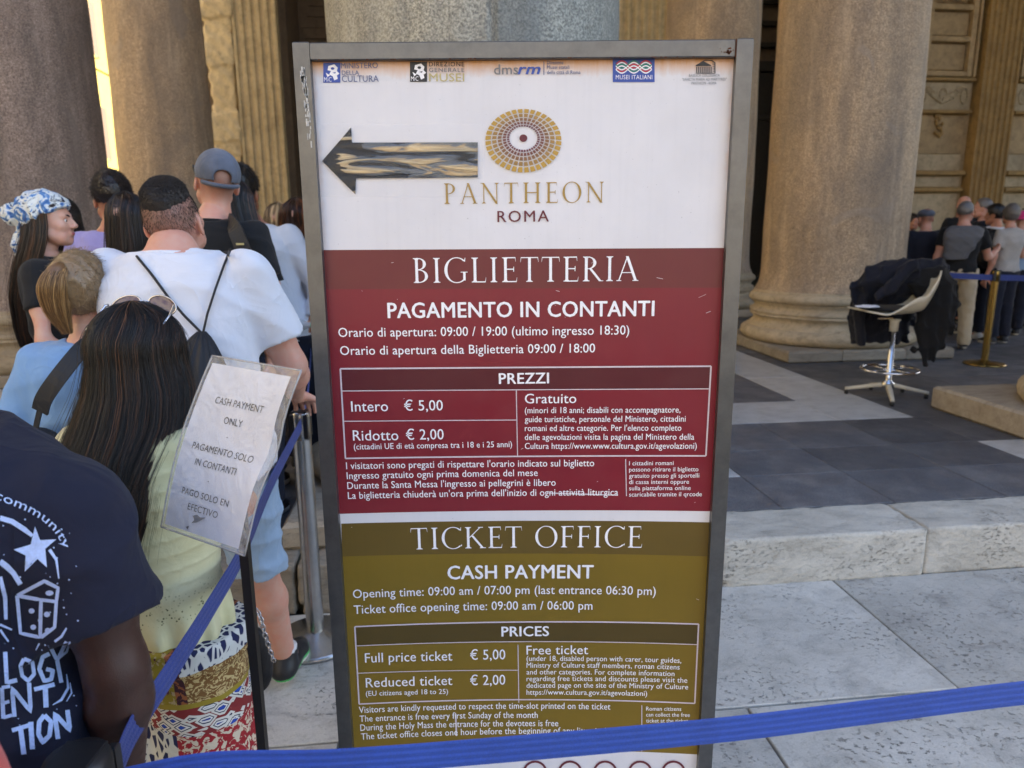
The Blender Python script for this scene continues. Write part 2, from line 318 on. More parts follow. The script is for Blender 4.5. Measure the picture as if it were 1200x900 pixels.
# ------------------------------------------------------------------ columns
def column(s, t, mat, label, ph, full=True, dents=(), r=.8, hp=.98):
    e = empty('granite_column', S(s, t, POD), GA, label=label, cat='column', group='granite columns of the portico')
    h = ph
    pl = B()
    cuts = [(-hp, -.35), (-.35, .4), (.4, hp)]
    if full:
        for a, b_ in cuts:
            q = B().box(a+.004, b_-.004, -hp, hp, 0, h, .02); q.put('plinth_block', 'plinth', e, False)
    else: B().box(-.98, .98, -.98, .98, 0, h, .02).put('plinth_block', 'plinth', e, False)
    z = h; P = [(.93, z)]
    def torus(z, rr, c): return [(c+rr*math.cos(a), z+rr*math.sin(a)) for a in np.linspace(-PI/2, PI/2, 9)]
    P += torus(z+.085, .085, .92); P += [(.92, z+.18), (.90, z+.20)]
    P += [(.875, z+.22), (.865, z+.25), (.875, z+.28), (.90, z+.295)]
    P += torus(z+.312, .016, .90)+torus(z+.348, .016, .90); P += [(.885, z+.372), (.86, z+.39), (.855, z+.415), (.87, z+.44), (.885, z+.455)]
    P += torus(z+.515, .055, .87); P += [(.87, z+.575), (.87, z+.60)]
    rng = random.Random(int(s*10+t)); pb = B().lathe(P, 72)
    v = np.array(pb.v); a = np.arctan2(v[:, 1], v[:, 0]); rr = np.hypot(v[:, 0], v[:, 1])
    d = .006*np.sin(a*7+v[:, 2]*9)+.005*np.sin(a*13+2)*np.sin(v[:, 2]*23)
    for _ in range(9):
        a0 = rng.uniform(-PI, PI); z0 = rng.choice([z+.09, z+.33, z+.52]); dd = np.exp(-(((a-a0+PI) % (2*PI)-PI)/.08)**2-((v[:, 2]-z0)/.05)**2); d -= .016*dd
    k = (rr+d)/rr; v[:, 0] *= k; v[:, 1] *= k
    part('moulded_base', v, pb.f, 'base_stone', e, False, smooth=True)
    zb = z+.60; top = 11.8; rows_ = list(np.linspace(0, .3, 5))+list(np.linspace(.5, top-zb-1.4, 60)); n = 96 if (s, t) != (0, 0) else 384
    V_ = []
    for q in rows_:
        R0 = r+.06*math.exp(-q/.1) - .105*max(0, q-2)/9 if q > .001 else r+.065
        for i in range(n):
            A = 2*PI*i/n; dr = .004*math.sin(A*5+q*2)+.003*math.sin(A*9-q*5)
            for (da, dz, dw, dp) in dents: dr -= dp*math.exp(-(((A-da+PI) % (2*PI)-PI)*r/dw)**2-((q+zb-dz)/dw)**2)
            if n > 96: dr -= .022*math.exp(-(((A+PI/2-.05-.006*math.sin(q*3)+PI) % (2*PI)-PI)*r/.010)**2)-.004*math.sin(A*31+q*11)*math.sin(q*17)
            V_.append(((R0+dr)*math.cos(A), (R0+dr)*math.sin(A), zb+q))
    F_ = [(k*n+i, k*n+(i+1) % n, k*n+n+(i+1) % n, k*n+n+i) for k in range(len(rows_)-1) for i in range(n)]
    part('shaft', V_, F_, mat, e, False, smooth=True)
    c = B(); zt = top-1.4
    c.lathe([(.70, zt), (.74, zt+.05), (.70, zt+.1), (.72, zt+.5), (.86, zt+.62), (.78, zt+.75), (.82, zt+1.0), (1.02, zt+1.22)], 24)
    c.box(-1.0, 1.0, -1.0, 1.0, zt+1.22, zt+1.4, .03); c.put('capital', 'plinth', e, False)
    return e
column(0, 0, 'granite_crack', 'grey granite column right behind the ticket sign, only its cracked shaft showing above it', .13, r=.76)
column(4.84, 0, 'granite_grey', 'column at the right edge of which only the plinth corner and base show', .185, hp=1.1)
column(4.57, 4.15, 'granite_warm', 'big brown granite column on a moulded base behind the white swivel chair', .13, dents=[(4.9, 2.9, .16, .02)])
column(4.57, 8.35, 'granite_warm', 'granite column half hidden by the top right corner of the ticket sign', .13, False)
column(-4.42, 4.0, 'granite_pink', 'rose granite column at the left edge behind the woman in the blue bandana', .13)
column(-4.42, 8.4, 'granite_warm', 'brown granite column behind the man in the grey cap, with two chipped dents', .13, False, dents=[(5.1, 4.05, .16, .035), (5.15, 2.65, .13, .03), (5.0, 4.9, .1, .02)], r=.72)
column(-4.64, -.05, 'granite_pink', 'front corner column standing left of the view', .13, False)

def copy_column(src, s, t):
    c = src.copy(); COL.objects.link(c); c.location = S(s, t, POD)
    for ch in list(src.children): k = ch.copy(); COL.objects.link(k); k.parent = c
    return c
_cs = [o for o in SC.objects if o.get('category') == 'column' and 'front corner' in o['label']][0]
for s_, t_ in ((9.5, 0), (14.1, 0), (18.8, 0), (23.4, 0), (28, 0), (13.8, 4.15), (13.8, 8.35), (18.6, 4.15), (28, 4.15), (28, 8.35)):
    k = copy_column(_cs, s_, t_); k['label'] = 'granite column standing in the part of the portico right of the view'
# ------------------------------------------------------------------ portico roof: architrave, ceiling and gable
r = empty('portico_roof', S(0, 0, 11.8), GA, label='stone entablature and gable roof carried by the granite columns', cat='roof')
q = B(); q.box(-5.8, 29, -.9, .9, 0, 2.4, .03); q.box(-5.8, -3.6, .905, 12.3, 0, 2.4, .03); q.box(3.6, 5.6, .905, 12.3, 0, 2.4, .03); q.box(27, 29, .905, 12.3, 0, 2.4); q.put('architrave', 'plinth', r, False)
q = B(); q.add([(-6, -1.2, 2.41), (29.2, -1.2, 2.41), (11.6, -1.2, 9), (-6, 15, 2.41), (29.2, 15, 2.41), (11.6, 15, 9)], [(0, 1, 2), (5, 4, 3), (0, 3, 4, 1), (1, 4, 5, 2), (0, 2, 5, 3)]); q.put('gable', 'roof', r, False)
# ------------------------------------------------------------------ back wall with niche, doorway, pilasters and reliefs
WT = 12.6
w = empty('temple_wall', S(0, WT, POD), GA, label='ochre marble back wall of the portico with doorway, niche and carved panels', cat='wall')
def wb(name, mat, *boxes, c=.01):
    q = B()
    for x in boxes: q.box(*x[:6], x[6] if len(x) > 6 else c)
    return q.put(name, mat, w, False)
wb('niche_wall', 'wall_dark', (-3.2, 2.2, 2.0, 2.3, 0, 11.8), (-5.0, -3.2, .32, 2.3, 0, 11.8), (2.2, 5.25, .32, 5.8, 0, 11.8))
# brick courses that show in the niche
q = B(); rn = random.Random(4)
for k in range(46):
    z = k*.24; x = -3.18+random.uniform(0, .3)
    while x < 2.1:
        L = random.uniform(.3, .7); q.box(x, min(x+L, 2.18), 1.985-random.uniform(0, .04), 2.0, z+.012, z+.228); x += L+.012
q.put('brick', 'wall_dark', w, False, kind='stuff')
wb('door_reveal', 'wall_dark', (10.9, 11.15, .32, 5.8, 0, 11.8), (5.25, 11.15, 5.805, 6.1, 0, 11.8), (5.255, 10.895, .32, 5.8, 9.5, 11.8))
wb('bronze_door', 'bronze', (5.8, 10.6, 5.5, 5.75, 0, 6.2), (5.8, 10.6, 5.35, 5.5, 6.2, 6.5), (5.8, 10.6, 5.4, 5.49, 4.8, 5.0), (8.1, 8.2, 5.35, 5.49, 0, 6.19))
for z in (6.9, 7.5, 8.1, 8.7): wb('grille_bar', 'bronze', (5.3, 10.8, 5.4, 5.5, z, z+.14))
wb('wall_face', 'wall_warm', (11.155, 29, .32, 1.2, 0, 11.8))
def pilaster(x0, x1, mat, n=7, label=None, y=0.0):
    W = x1-x0; q = B(); prof = [(x0, .32), (x0, y)]; fl = W/(n+.3); m_ = (W-n*fl)/2
    for k in range(n):
        a = x0+m_+k*fl; c0 = a+fl*.18; c1 = a+fl*.82
        prof += [(c0, y)]+[((c0+c1)/2-math.cos(t)*(c1-c0)/2, y+math.sin(t)*(c1-c0)*.45) for t in np.linspace(.15, PI-.15, 6)]+[(c1, y)]
    prof += [(x1, y), (x1, .32)]; z0, z1 = .9, 11.8; nn = len(prof)
    v = [(a, b_, z0) for a, b_ in prof]+[(a, b_, z1) for a, b_ in prof]
    q.add(v, [(i+1, i, nn+i, nn+i+1) for i in range(nn-1)])
    q.box(x0-.12, x1+.12, y-.12, .315, 0, .35, .02); q.box(x0-.08, x1+.08, y-.07, .315, .355, .55, .06); q.box(x0-.04, x1+.04, y-.04, .315, .555, .9, .03)
    return q.put('fluted_pilaster', mat, w, False, **({'label': label} if label else {}))
pilaster(-4.25, -3.35, 'pil_pale', 5, 'pale fluted pilaster with a broken left flank')
BROKEN = True
pilaster(3.9, 5.2, 'pil_pale', 7)
pilaster(12.98, 13.9, 'pil_gold', 6)
pilaster(11.17, 11.38, 'pil_gold', 2, y=.06)
pilaster(16.0, 17.2, 'pil_gold', 6)
for (a, b_) in ((11.42, 12.86), (14.05, 15.9)):
    wb('wall_panel', 'wall_pale', (a+.02, b_-.02, .24, .33, .0, 2.34)); wb('wall_panel', 'wall_pale', (a+.02, b_-.02, .22, .33, 2.48, 2.74))
    wb('wall_panel', 'wall_pale', (a+.02, b_-.02, .26, .33, 2.87, 3.26)); wb('wall_panel', 'wall_warm', (a+.03, b_-.03, .27, .33, 3.265, 4.18))
    wb('cornice', 'pil_gold', (a-.02, b_+.02, .1, .33, 2.35, 2.47, .03), (a-.02, b_+.02, .08, .33, 2.75, 2.86, .02), (a-.02, b_+.02, .1, .33, 4.19, 4.27, .02), (a-.02, b_+.02, .08, .33, 4.92, 5.0, .02))
    wb('frieze', 'wall_pale', (a, b_, .2, .33, 4.28, 4.91))
    q = B(); mid = (a+b_)/2
    for k in range(34):
        t = k/33; x = a+.3+t*(b_-a-.6); z = 4.78-.28*math.sin(PI*t)
        for jj in range(3): q.lathe([(.001, -.035), (.034, -.012), (.036, .012), (.001, .04)], 6, (x+rn.uniform(-.03, .03), .19, z+rn.uniform(-.06, .06)), False)
    for xx in (a+.18, b_-.18, mid):
        for k in range(14): an = k/14*2*PI; q.lathe([(.001, -.03), (.03, 0), (.001, .04)], 6, (xx+.09*math.cos(an), .18, 4.6+.17*math.sin(an)), False)
    q.put('garland_relief', 'wall_pale', w, False, smooth=True)
    q = B()
    for k in range(22): q.lathe([(.001, -.06), (.05, 0), (.001, .06)], 6, (mid+rn.uniform(-.11, .11), .22, 3.98+rn.uniform(-.3, .25)), False)
    q.put('drop_ornament', 'pil_gold', w, False, smooth=True)
    q = B(); q.box(a+.1, a+.22, .12, .33, 5.02, 8.2, .02); q.box(b_-.22, b_-.1, .12, .33, 5.02, 8.2, .02)
    for z in (5.03, 5.8, 6.5): q.box(a+.225, b_-.225, .13, .33, z, z+.12, .02)
    q.box(a, a+.06, .1, .33, 5.02, 11.5, .02); q.box(b_-.06, b_, .1, .33, 5.02, 11.5, .02)
    for k in range(20):
        an = k/19*PI; q.lathe([(.001, -.05), (.05, 0), (.001, .05)], 6, (mid+.5*math.cos(an), .14, 6.68+.1*abs(math.sin(an*3))), False)
    q.put('tablet_frame', 'wall_warm', w, False)
    q = B(); q.box(a+.26, b_-.26, .22, .33, 5.18, 5.76, .02); q.box(a+.26, b_-.26, .22, .33, 5.95, 6.46, .02); q.put('tablet', 'wall_warm', w, False)
# ------------------------------------------------------------------ town houses: side street seen between two columns, and the square's far side
def house(loc, rz, W, H, D, mat, label, nx, nz, shut=True, fine=False):
    e = empty('town_house', loc, rz, label=label, cat='building', group='town houses round the square')
    B().box(0, W, 0, D, 0, H).put('facade', mat, e, False)
    B().box(-.3, W+.3, -.45, D, H, H+.35, .05).put('eaves', 'shutter', e, False)
    bx = W/nx; bz = (H-1.2)/nz
    q = B()
    for k in range(1, nz): q.box(-.02, W+.02, -.06, -.002, .8+k*bz-.35, .8+k*bz-.2, .02)
    q.put('string_course', mat, e, False)
    for i in range(nx):
        for k in range(nz):
            x = (i+.5)*bx; z = .9+k*bz
            fr = B(); fr.box(x-.62, x-.5, -.08, 0, z, z+1.9); fr.box(x+.5, x+.62, -.08, 0, z, z+1.9); fr.box(x-.62, x+.62, -.08, 0, z+1.905, z+2.02); fr.box(x-.7, x+.7, -.14, 0, z-.1, z-.005)
            o = fr.put('window', mat, e, False)
            B().box(x-.498, x+.498, -.03, .0, z, z+1.9).put('pane', 'pane_dark', o, False)
            if shut:
                B().box(x-1.12, x-.64, -.07, -.01, z, z+1.9).put('shutter', 'shutter', o, False); B().box(x+.64, x+1.12, -.07, -.01, z, z+1.9).put('shutter', 'shutter', o, False)
    return e
house((-14.5, 20, 0), R_(97), 22, 16, 8, 'facade_s', 'sunlit cream house glimpsed between the two left columns', 7, 4)
house((-15.3, -24, 0), R_(90), 40, 17, 8, 'facade_y', 'long sunlit yellow house along the left side of the square', 12, 4)
house((-28, -42, 0), PI, 16, 17, 10, 'facade', 'ochre house across the square behind the camera', 5, 4).location = (-12, -42, 0)
house((8, -42, 0), PI, 19, 19, 10, 'facade2', 'cream house across the square behind the camera', 6, 5)
house((30, -42, 0), PI, 21, 17, 10, 'facade', 'wide ochre house across the square behind the camera, right end', 6, 4)
# ================================================================== THE TICKET SIGN
SY = 1.42
def bow(x, z):
    u = (x-.026)/.40; k = min(max((1.45-z)/.6, 0), 1); k = k*k*(3-2*k); return .016*max(0, 1-u*u)*k
def SP(px, py):                                                   # photo pixel -> (x, z) on the bowed poster
    Y = SY+.012
    for _ in range(4):
        p = V(px, py, Y); Y = SY+.012+bow(p.x, p.z)
    return p.x, p.z
def on(x, z, h): return (x, SY+.012+bow(x, z)-h, z)
sign = empty('ticket_sign', (.026, SY+.02, 0), label='tall framed ticket office sign with red and olive price panels and a taped arrow', cat='sign')
fm_ = N('worn_sign_frame', .3, .75); fm_.col(fm_.ramp(fm_.noise(30, 6, .7), [(.3, hexc(96, 97, 98)), (.6, hexc(108, 109, 110))]))
fm_.rgh(fm_.ramp(fm_.noise(9, 3), [(.3, G1(.3)), (.7, G1(.36))])); fm_.bump(fm_.noise(260, 2), .05, .0006); M['sign_frame'] = fm_.m
M['scuff'] = plain('bare_scuffed_metal', hexc(200, 198, 194), .7, 0, 200, .3)
M['rust'] = plain('rust', hexc(84, 48, 30), .95, ns=120, amt=.6)
X0, X1, FW, ZT = -.402, .453, .031, 2.002
B().box(X0, X0+FW, SY-.004, SY+.034, .06, ZT, .002).put('side_rail', 'sign_frame', sign)
B().box(X1-FW, X1, SY-.004, SY+.034, .06, ZT, .002).put('side_rail', 'sign_frame', sign)
B().box(X0+FW+.0005, X1-FW-.0005, SY-.002, SY+.034, ZT-.032, ZT-.001, .002).put('top_rail', 'sign_frame', sign)
B().box(X0+FW+.0005, X1-FW-.0005, SY-.002, SY+.034, .20, .23, .002).put('bottom_rail', 'sign_frame', sign)
for x in (X0-.01, X1-.041): B().box(x, x+.05, SY-.25, SY+.28, .0, .055, .006).put('foot', 'sign_frame', sign)
B().box(X0+FW, X1-FW, SY+.029, SY+.033, .23, ZT-.03).put('back_board', 'sign_frame', sign)
# rust chips on the rail and a scrape on the left post
q = B()
for k in range(26): x = .405+random.gauss(0, .008); z = ZT-.0275+abs(random.gauss(0, .004)); q.box(x, x+random.uniform(.001, .004), SY-.0028, SY-.0012, z, z+random.uniform(.001, .003))
for k in range(30): x = random.uniform(-.36, .41); q.box(x, x+random.uniform(.001, .006), SY-.0026, SY-.0012, ZT-.032, ZT-.0305)
q.box(.4195, .4212, SY-.0048, SY-.0012, ZT-.032, ZT-.001)
q.put('rust_spots', 'rust', sign, kind='stuff')
q = B()
for k in range(60):
    t = random.random(); x = -.387+.006*t+random.uniform(-.004, .004); z = 1.955-.12*t*t-random.uniform(0, .03); q.box(x, x+random.uniform(.001, .003), SY-.0052, SY-.0035, z, z+random.uniform(.004, .014))
q.put('scrape', 'scuff', sign, kind='stuff')
def gloss(name, c, stain=False, amt=.05):
    m = N(name, .38, 0, Specular_IOR_Level=.45)
    k = m.ramp(m.noise(5, 5, .6), [(.3, mul(c, 1-amt)), (.7, mul(c, 1+amt))])
    k = m.mix(m.ramp(m.noise(90, 2, .5, m.co((1, 1, .04))), [(.5, BK), (.75, G1(.06))]), k, mul(c, .6))
    if stain:
        x, y, z = m.xyz()
        top = m.math('SUBTRACT', m.math('MULTIPLY', m.math('SUBTRACT', z, 1.928), 30), m.math('MULTIPLY', m.noise(60, 4, .7, m.co((1, 1, .2))), .75))
        side = m.math('SUBTRACT', m.math('MULTIPLY', m.math('SUBTRACT', m.math('ABSOLUTE', x), .377), 50), m.math('MULTIPLY', m.noise(14, 4, .7), 1.3))
        up = m.math('MULTIPLY', m.math('SUBTRACT', z, 1.4), 1.6)
        s_ = m.n('Clamp', {0: m.math('MAXIMUM', top, m.math('MULTIPLY', side, m.n('Clamp', {0: up}).outputs[0]))}).outputs[0]
        k = m.mix(s_, k, hexc(206, 138, 60))
        k = m.mix(m.ramp(m.noise(230, 2, .5), [(.72, BK), (.76, G1(.5))]), k, mul(c, .45))
    m.col(k); m.rgh(m.ramp(m.noise(18, 5), [(.35, G1(.3)), (.7, G1(.46))])); m.bump(m.noise(3.5, 2), .12, .02); return m.m
M['poster'] = gloss('white_poster_vinyl', hexc(222, 220, 224), True)
M['red'] = gloss('dark_red_print', hexc(125, 33, 46)); M['red_d'] = gloss('deep_maroon_print', hexc(108, 42, 46)); M['red_t'] = gloss('table_heading_maroon', hexc(88, 30, 38))
M['olive'] = gloss('olive_print', hexc(124, 101, 28)); M['olive_d'] = gloss('dark_olive_print', hexc(100, 81, 32)); M['olive_t'] = gloss('table_heading_olive', hexc(82, 66, 24))
ink = lambda n, c: plain(n, c, .5, ns=300, amt=.06)
M['ink_w'] = ink('white_lettering', hexc(246, 244, 248)); M['ink_line'] = ink('pale_table_lines', hexc(214, 200, 206))
M['ink_gold'] = ink('gold_lettering', hexc(170, 138, 70)); M['ink_mar'] = ink('maroon_lettering', hexc(104, 40, 50)); M['ink_blue'] = ink('blue_print', hexc(58, 84, 168))
M['ink_grey'] = ink('grey_blue_lettering', hexc(96, 104, 140)); M['ink_dk'] = ink('black_print', hexc(44, 44, 48)); M['ink_gr'] = ink('grey_print', hexc(120, 120, 124))
M['ink_pale'] = ink('pale_gold_lettering', hexc(190, 176, 122)); M['ink_red'] = ink('red_print', hexc(196, 52, 60)); M['ink_green'] = ink('green_print', hexc(40, 130, 110))
def sheet(name, mat, pts, h, nx=14, nz=10, **kw):                 # pts: px corners TL TR BR BL -> bilinear grid on the poster
    A, B_, C, D = [np.array(SP(*p)) for p in pts]; v = []
    for j in range(nz+1):
        for i in range(nx+1):
            u, w_ = i/nx, j/nz; p = (A*(1-u)+B_*u)*(1-w_)+(D*(1-u)+C*u)*w_; v.append(on(p[0], p[1], h))
    f = [(j*(nx+1)+i, (j+1)*(nx+1)+i, (j+1)*(nx+1)+i+1, j*(nx+1)+i+1) for j in range(nz) for i in range(nx)]
    return part(name, v, f, mat, sign, **kw)
# poster sheet with its whole lower part
v = []; nx, nz = 20, 40
for j in range(nz+1):
    for i in range(nx+1): v.append(on(X0+FW-.002+(X1-X0-2*FW+.004)*i/nx, ZT-.028-(ZT-.028-.22)*j/nz, 0))
part('poster', v, [(j*(nx+1)+i, (j+1)*(nx+1)+i, (j+1)*(nx+1)+i+1, j*(nx+1)+i+1) for j in range(nz) for i in range(nx)], 'poster', sign)
E1 = .0005
sheet('red_panel', 'red', [(380, 339), (848, 337), (832, 599), (398, 602)], E1)
sheet('red_heading_band', 'red_d', [(377.5, 293), (850.5, 290.5), (848, 337), (380, 339)], E1, 14, 3)
sheet('olive_panel', 'olive', [(401, 652), (830, 652), (818, 884), (413, 884)], E1)
sheet('olive_heading_band', 'olive_d', [(400, 613.5), (831.5, 612), (830, 652), (401, 652)], E1, 14, 3)
sheet('table_heading', 'red_t', [(399.5, 432), (832.5, 429), (831.6, 455.5), (400.5, 458)], 2*E1, 14, 2)
sheet('table_heading', 'olive_t', [(416.5, 734), (818, 731), (817, 755), (417.5, 757)], 2*E1, 14, 2)
def line(name, a, b, wpx, mat='ink_line', h=3*E1, n=16):
    A, B_ = np.array(SP(*a)), np.array(SP(*b)); d = B_-A; d /= np.linalg.norm(d); k = np.array([-d[1], d[0]])*wpx*SY/FPX/2; v = []
    for i in range(n+1): p = A+(B_-A)*i/n; v += [on(*(p-k), h), on(*(p+k), h)]
    return v, [(2*i, 2*i+2, 2*i+3, 2*i+1) for i in range(n)]
def lines(name, segs, w_, mat='ink_line'):
    q = B()
    for a, b_ in segs: q.add(*line(name, a, b_, w_, mat))
    q.put(name, mat, sign)
for a, b_ in [((399, 432), (833, 429)), ((399, 432), (405, 537)), ((833, 429), (827, 534)), ((405, 537), (827, 534)), ((416, 734), (818.5, 731)), ((416, 734), (421, 824.6)), ((818.5, 731), (814, 823.8)), ((421, 824.6), (814, 823.8))]: lines('table_border', [(a, b_)], 1.9)
for a, b_ in [((400.5, 458), (832, 455.5)), ((403, 493.5), (605.5, 492)), ((605, 457), (606.5, 535)), ((733, 538), (734, 581)), ((417.5, 756.5), (817, 755)), ((419, 788.5), (607.5, 785)), ((607, 755), (608, 823)), ((752, 826), (752, 880))]: lines('table_rule', [(a, b_)], 1.1)
lines('scratch', [((643, 577.5), (690, 579)), ((690, 579), (724, 580))], 1.6, 'ink_line')
lines('scratch', [((534, 836), (535, 862))], 2.2, 'ink_line')
q = B()
for k in range(26):
    x = random.uniform(385, 840); y = random.choice([random.uniform(295, 360), random.uniform(560, 700), random.uniform(300, 880)]); l = random.expovariate(1/2.5)+.7; an = random.gauss(0, .5)
    if 400 < x < 830: q.add(*line('', (x, y), (x+l*math.cos(an), y+l*math.sin(an)), random.uniform(.3, .6), n=1, h=5*E1))
q.put('scratches', 'ink_line', sign, kind='stuff')

# ---- lettering: the built-in sans, and a hand-cut set of Roman capitals
TX = []      # (body, px left, base left, px right, base right, cap px, material, bold, font)
def T(*a, bold=0, font='s', space=1.0): TX.append((*a, bold, font, space))
W_ = 'ink_w'
T('MINISTERO', 400, 80.5, 443, 80, 6.6, 'ink_grey'); T('DELLA', 401, 88.2, 421, 88, 5.2, 'ink_grey'); T('CULTURA', 401, 96.2, 444, 96, 7.4, 'ink_grey')
T('DIREZIONE', 503, 78, 544, 78, 5.2, 'ink_dk', space=1.15); T('GENERALE', 503, 84.6, 544, 84.6, 4.8, 'ink_gr', space=1.15); T('MUSEI', 503, 95.6, 544, 95.6, 9.4, 'ink_pale')
T('dms', 579, 87.5, 607, 87.2, 11.8, 'ink_gr'); T('rm', 607, 87.2, 633, 87, 12.6, 'ink_blue', bold=.02, font='i')
T('Direzione', 641, 75.6, 660, 75.5, 4.2, 'ink_grey'); T('Musei statali', 641, 81, 667, 81, 4.2, 'ink_grey'); T('della città di Roma', 641, 87, 680, 87, 4.2, 'ink_grey')
T('BASILICA COLLEGIATA', 807, 90.3, 843, 90, 3, 'ink_gr'); T('"SANCTA MARIA AD MARTYRES"', 799, 94.8, 851, 94.5, 3, 'ink_gr'); T('PANTHEON - ROMA', 810, 99.2, 839, 99, 3, 'ink_gr')
T('PANTHEON', 521, 239, 707, 237, 24, 'ink_gold', font='r', space=1.16); T('ROMA', 583, 260.3, 643, 259.6, 13, 'ink_mar', space=1.15)
T('BIGLIETTERIA', 485, 331.5, 748, 329, 29, W_, font='r')
T('PAGAMENTO IN CONTANTI', 455, 372.5, 766, 370, 17.5, W_, bold=.022)
T('Orario di apertura: 09:00 / 19:00 (ultimo ingresso 18:30)', 397, 394.7, 737, 391.8, 10.6, W_); T('Orario di apertura della Biglietteria 09:00 / 18:00', 399, 415.8, 697, 412.8, 10.4, W_)
T('PREZZI', 585, 449.6, 643, 448.8, 12.2, W_, bold=.022)
T('Intero', 412, 482, 455, 481.5, 12, W_); T('€ 5,00', 474, 481, 519, 480.6, 12, W_)
T('Ridotto', 414, 516, 467, 515.5, 12, W_); T('€ 2,00', 476, 515, 520, 514.5, 12, W_)
T('(cittadini UE di età compresa tra i 18 e i 25 anni)', 415, 526.5, 600, 523.5, 6.8, W_); T('Gratuito', 615, 472.5, 675, 472, 11.2, W_)
for i, (t, x) in enumerate([('(minori di 18 anni; disabili con accompagnatore,', 797), ('guide turistiche, personale del Ministero, cittadini', 803), ("romani ed altre categorie. Per l'elenco completo", 798), ('delle agevolazioni visita la pagina del Ministero della', 813), ('Cultura https://www.www.cultura.gov.it/agevolazioni)', 816)]):
    T(t, 615, 484+10.45*i, x, 483.2+10.6*i, 7, W_)
for i, (t, x) in enumerate([("I visitatori sono pregati di rispettare l'orario indicato sul biglietto", 696), ('Ingresso gratuito ogni prima domenica del mese', 630), ("Durante la Santa Messa l'ingresso ai pellegrini è libero", 651), ("La biglietteria chiuderà un'ora prima dell'inizio di ogni attività liturgica", 724)]):
    T(t, 406+.7*i, 549.5+11.6*i, x, 546-.2*i+11.6*i, 8, W_)
for i, (t, x) in enumerate([('I cittadini romani', 789), ('possono ritirare il biglietto', 818), ('gratuito presso gli sportelli', 819), ('di cassa interni oppure', 807), ('sulla piattaforma online', 809), ('scaricabile tramite il qrcode', 822)]):
    T(t, 737, 545+7.3*i, x, 544.6+7.3*i, 5, W_)
T('TICKET OFFICE', 482, 643.6, 752, 641.3, 25, W_, font='r')
T('CASH PAYMENT', 525, 678.3, 695, 677.3, 15.4, W_, bold=.022)
T('Opening time: 09:00 am / 07:00 pm (last entrance 06:30 pm)', 414, 700.5, 768, 697, 10, W_); T('Ticket office opening time: 09:00 am / 06:00 pm', 415, 719, 694, 714, 10, W_)
T('PRICES', 588, 745.2, 643, 744.6, 11.2, W_, bold=.022)
T('Full price ticket', 428, 776, 530, 773.4, 11, W_); T('€ 5,00', 551, 772.6, 592, 772, 11.5, W_); T('Reduced ticket', 429, 805, 530, 802, 11, W_); T('€ 2,00', 551, 802.4, 592, 801.6, 11.5, W_)
T('(EU citizens aged 18 to 25)', 429, 815, 525, 812.4, 5.8, W_); T('Free ticket', 617, 766.5, 689, 766, 10.4, W_)
for i, (t, x) in enumerate([('(under 18, disabled person with carer, tour guides,', 798), ('Ministry of Culture staff members, roman citizens', 796), ('and other categories. For complete information', 790), ('regarding free tickets and discounts please visit the', 805), ('dedicated page on the site of the Ministry of Culture', 806), ('https://www.cultura.gov.it/agevolazioni)', 758)]):
    T(t, 617, 774+7.9*i, x, 776.3+7.75*i, 6, W_)
for i, (t, x) in enumerate([('Visitors are kindly requested to respect the time-slot printed on the ticket', 715), ('The entrance is free every first Sunday of the month', 630), ('During the Holy Mass the entrance for the devotees is free', 654), ('The ticket office closes one hour before the beginning of any liturgical activity', 742)]):
    T(t, 421+.8*i, 835+10.4*i, x, 831+9.7*i, 7.4, W_)
for i, (t, x) in enumerate([('Roman citizens', 798), ('can collect the free', 808), ('ticket at the ticket', 806)]): T(t, 757, 832+7*i, x, 832.4+7*i, 4.6, W_)
NOTE = [('CASH PAYMENT', .24, .80, .225), ('ONLY', .41, .62, .325), ('.', .49, .51, .40), ('PAGAMENTO SOLO', .15, .84, .50), ('IN CONTANTI', .24, .72, .585), ('.', .45, .47, .66), ('PAGO SOLO EN', .17, .74, .765), ('EFECTIVO', .28, .65, .845)]
SHIRT = [('LOGY', 0), ('ENT', 0), ('TION', 0), ('community', 0)]
allt = sorted(set((t[0], t[7], t[9], 's' if t[8] == 's' else 'i') for t in TX if t[8] != 'r') | set((t[0], 0, 1.0, 's') for t in NOTE) | {('MiC', .02, 1.0, 's'), ('MUSEI ITALIANI', .0, 1.05, 's')} | {(k, 0.02, 1.0, 's') for k, _ in SHIRT})
def bake_text():
    out = {}; obs = []
    for key in allt:
        body, bold, sp, f = key; c = bpy.data.curves.new('t', 'FONT'); c.body = body; c.size = 1; c.offset = 0; c.space_character = sp*(1.03 if not bold else 1.05); c.resolution_u = 3
        if f == 'i': c.shear = .25
        o = bpy.data.objects.new('t', c); COL.objects.link(o); obs.append((key, o))
    dg = bpy.context.evaluated_depsgraph_get()
    for key, o in obs:
        me = o.evaluated_get(dg).to_mesh(); v = np.zeros(len(me.vertices)*3); me.vertices.foreach_get('co', v); v = v.reshape(-1, 3)[:, :2]
        out[key] = (v, [tuple(p.vertices) for p in me.polygons]); o.evaluated_get(dg).to_mesh_clear()
    for _, o in obs: c = o.data; bpy.data.objects.remove(o); bpy.data.curves.remove(c)
    return out
TEXT = bake_text()
CAPH = .70                                                        # cap height of the built-in font at size 1 (measured below)
_k = TEXT[('ONLY', 0, 1.0, 's')][0]; CAPH = float(np.percentile(_k[:, 1], 90))
